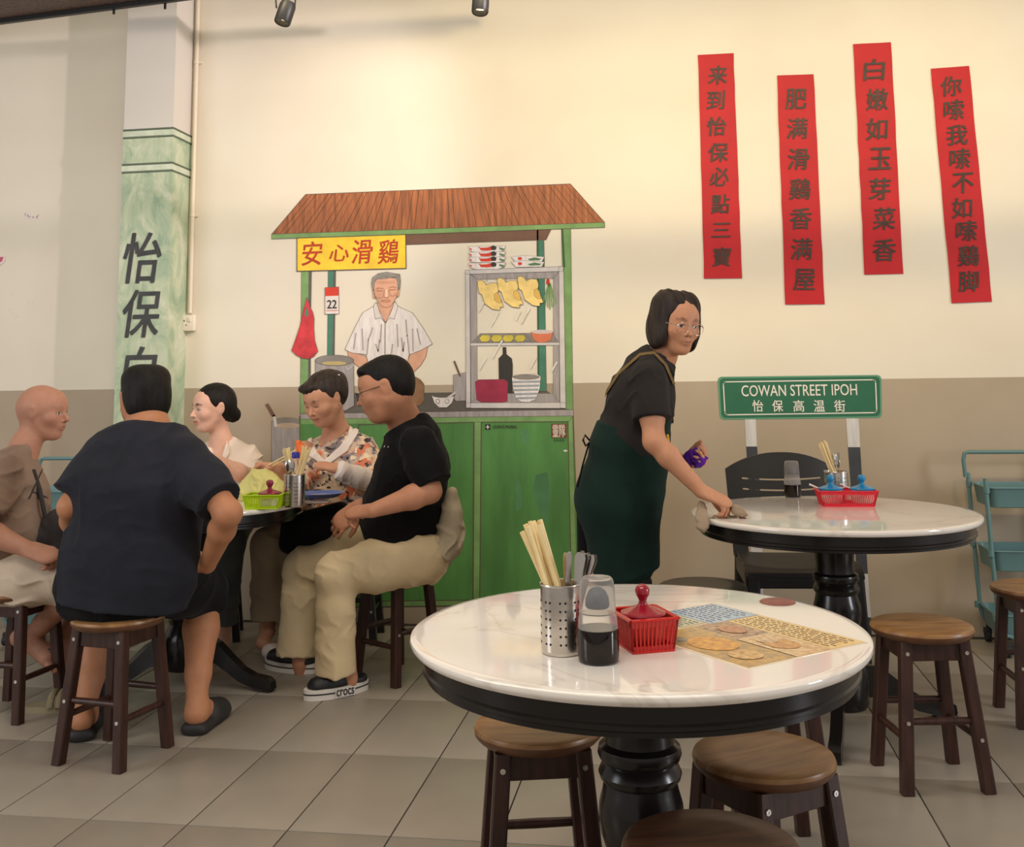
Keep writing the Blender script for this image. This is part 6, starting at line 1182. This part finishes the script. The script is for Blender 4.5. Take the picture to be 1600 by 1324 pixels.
    b = MB(); b.tube([J(921, 688, 3.93), J(914, 680, 3.92), J(911, 688, 3.92), J(915, 697, 3.92), J(921, 692, 3.93)], .004, 7); b.tube([J(920, 694, 3.93), J(911, 725, 3.92), J(902, 762, 3.92)], .0035, 7); settle(t, b.build('apron_tie', BLKC))
    fl = Sdf(); fl.cone(J(915, 800, 4.12), J(920, 872, 4.14), .035, .045, .02, u=(0, 1, 0), fl=(1.8, 1.8), cap=(0, 1)); fl.mesh('apron_tail', BLKC, t, .006)
    return t, wn, wf
_, WN, WF = worker()
cr = Sdf(); cr.ell(J(1078, 716, 4.14), V(.032, .032, .03), k=.015); cr.ell(J(1092, 722, 4.12), V(.032, .03, .026), k=.015); cr.ell(J(1084, 708, 4.13), V(.026, .022, .02), k=.015); cr.cone(J(1090, 712, 4.12), J(1106, 716, 4.12), .018, .008, .01); cr.disp = folds(.010, 90, 1.0, (.4, .3, 1)); o_ = cr.mesh('cleaning_cloth', cloth('purple_microfibre', srgb(96, 44, 160), var=.25), None, .004); tag(o_, 'purple microfibre cloth bunched in the hand of the woman in the green apron', 'cloth')
cr = Sdf(); cr.cone(J(1096, 790, 3.80), J(1099, 822, 3.73), .018, .024, .02, u=(0, 1, 0), fl=(.6, .5)); cr.cone(J(1108, 812, 3.80), J(1150, 809, 3.83), .012, .012, .02, u=(0, 0, 1), fl=(.7, .9)); cr.cone(J(1150, 797, 3.80), J(1160, 803, 3.80), .022, .017, .02); cr.disp = folds(.007, 70, 2.0, (1, .3, .4)); o_ = cr.mesh('wiping_rag', cloth('grey_rag', srgb(158, 138, 116), var=.15), None, .004); tag(o_, 'damp grey rag under the hand of the woman in green on the table rim', 'cloth')
b = MB(); b.tube([J(1156, 806, 3.80), J(1168, 816, 3.79), J(1178, 822, 3.79)], [.008, .006, .001], 8); tag(b.build('food_scrap', mat('scrap_brown', srgb(96, 50, 32), .5)), 'brown food scrap pushed along by the grey rag', 'scrap')
# chopsticks in her hand with an orange piece, yellow bag
for dx in (0, .012): 
    b_, e_ = J(420, 727, 4.38)+V(0, dx, -dx), J(468, 701+dx*400, 4.30)+V(0, dx*.3, 0); put('chopstick', 'pale chopstick held by the woman in the floral blouse, %s one' % ('upper' if dx == 0 else 'lower'), 'chopsticks in the hand of the woman', Vector(b_), Vector(e_))
cr = Sdf(); cr.cone(J(466, 692, 4.30), J(471, 706, 4.30), .014, .020, .01); cr.cone(J(471, 706, 4.30), J(470, 716, 4.30), .020, .010, .01); cr.disp = folds(.004, 120, 2.0, (1, .3, .4)); tag(cr.mesh('food_piece', mat('orange_food', srgb(236, 108, 24), .35, var=.1, sss=.1), None, .003), 'bright orange piece of food held in the chopsticks of the woman', 'food')
cr = Sdf(); q_ = J(408, 762, 4.28); cr.cone(J(388, 768, 4.26), J(432, 766, 4.26), .052, .050, .03, u=(0, 1, 0), fl=(1.0, 1.0)); cr.ell(J(408, 752, 4.27), V(.075, .055, .055), k=.03); cr.plane(V(0, 0, .742), (0, 0, -1)); g1 = folds(.009, 34, 1.0, (1, .2, .6)); g2 = folds(.004, 80, 3.0, (.3, 1, .6)); cr.disp = lambda X: g1(X)+g2(X); tag(cr.mesh('plastic_bag', mat('yellow_film', srgb(242, 238, 160), .3, trans=.5, spec=.5, ior=1.2), None, .004), 'crumpled translucent yellow plastic bag behind the lime basket', 'bag')
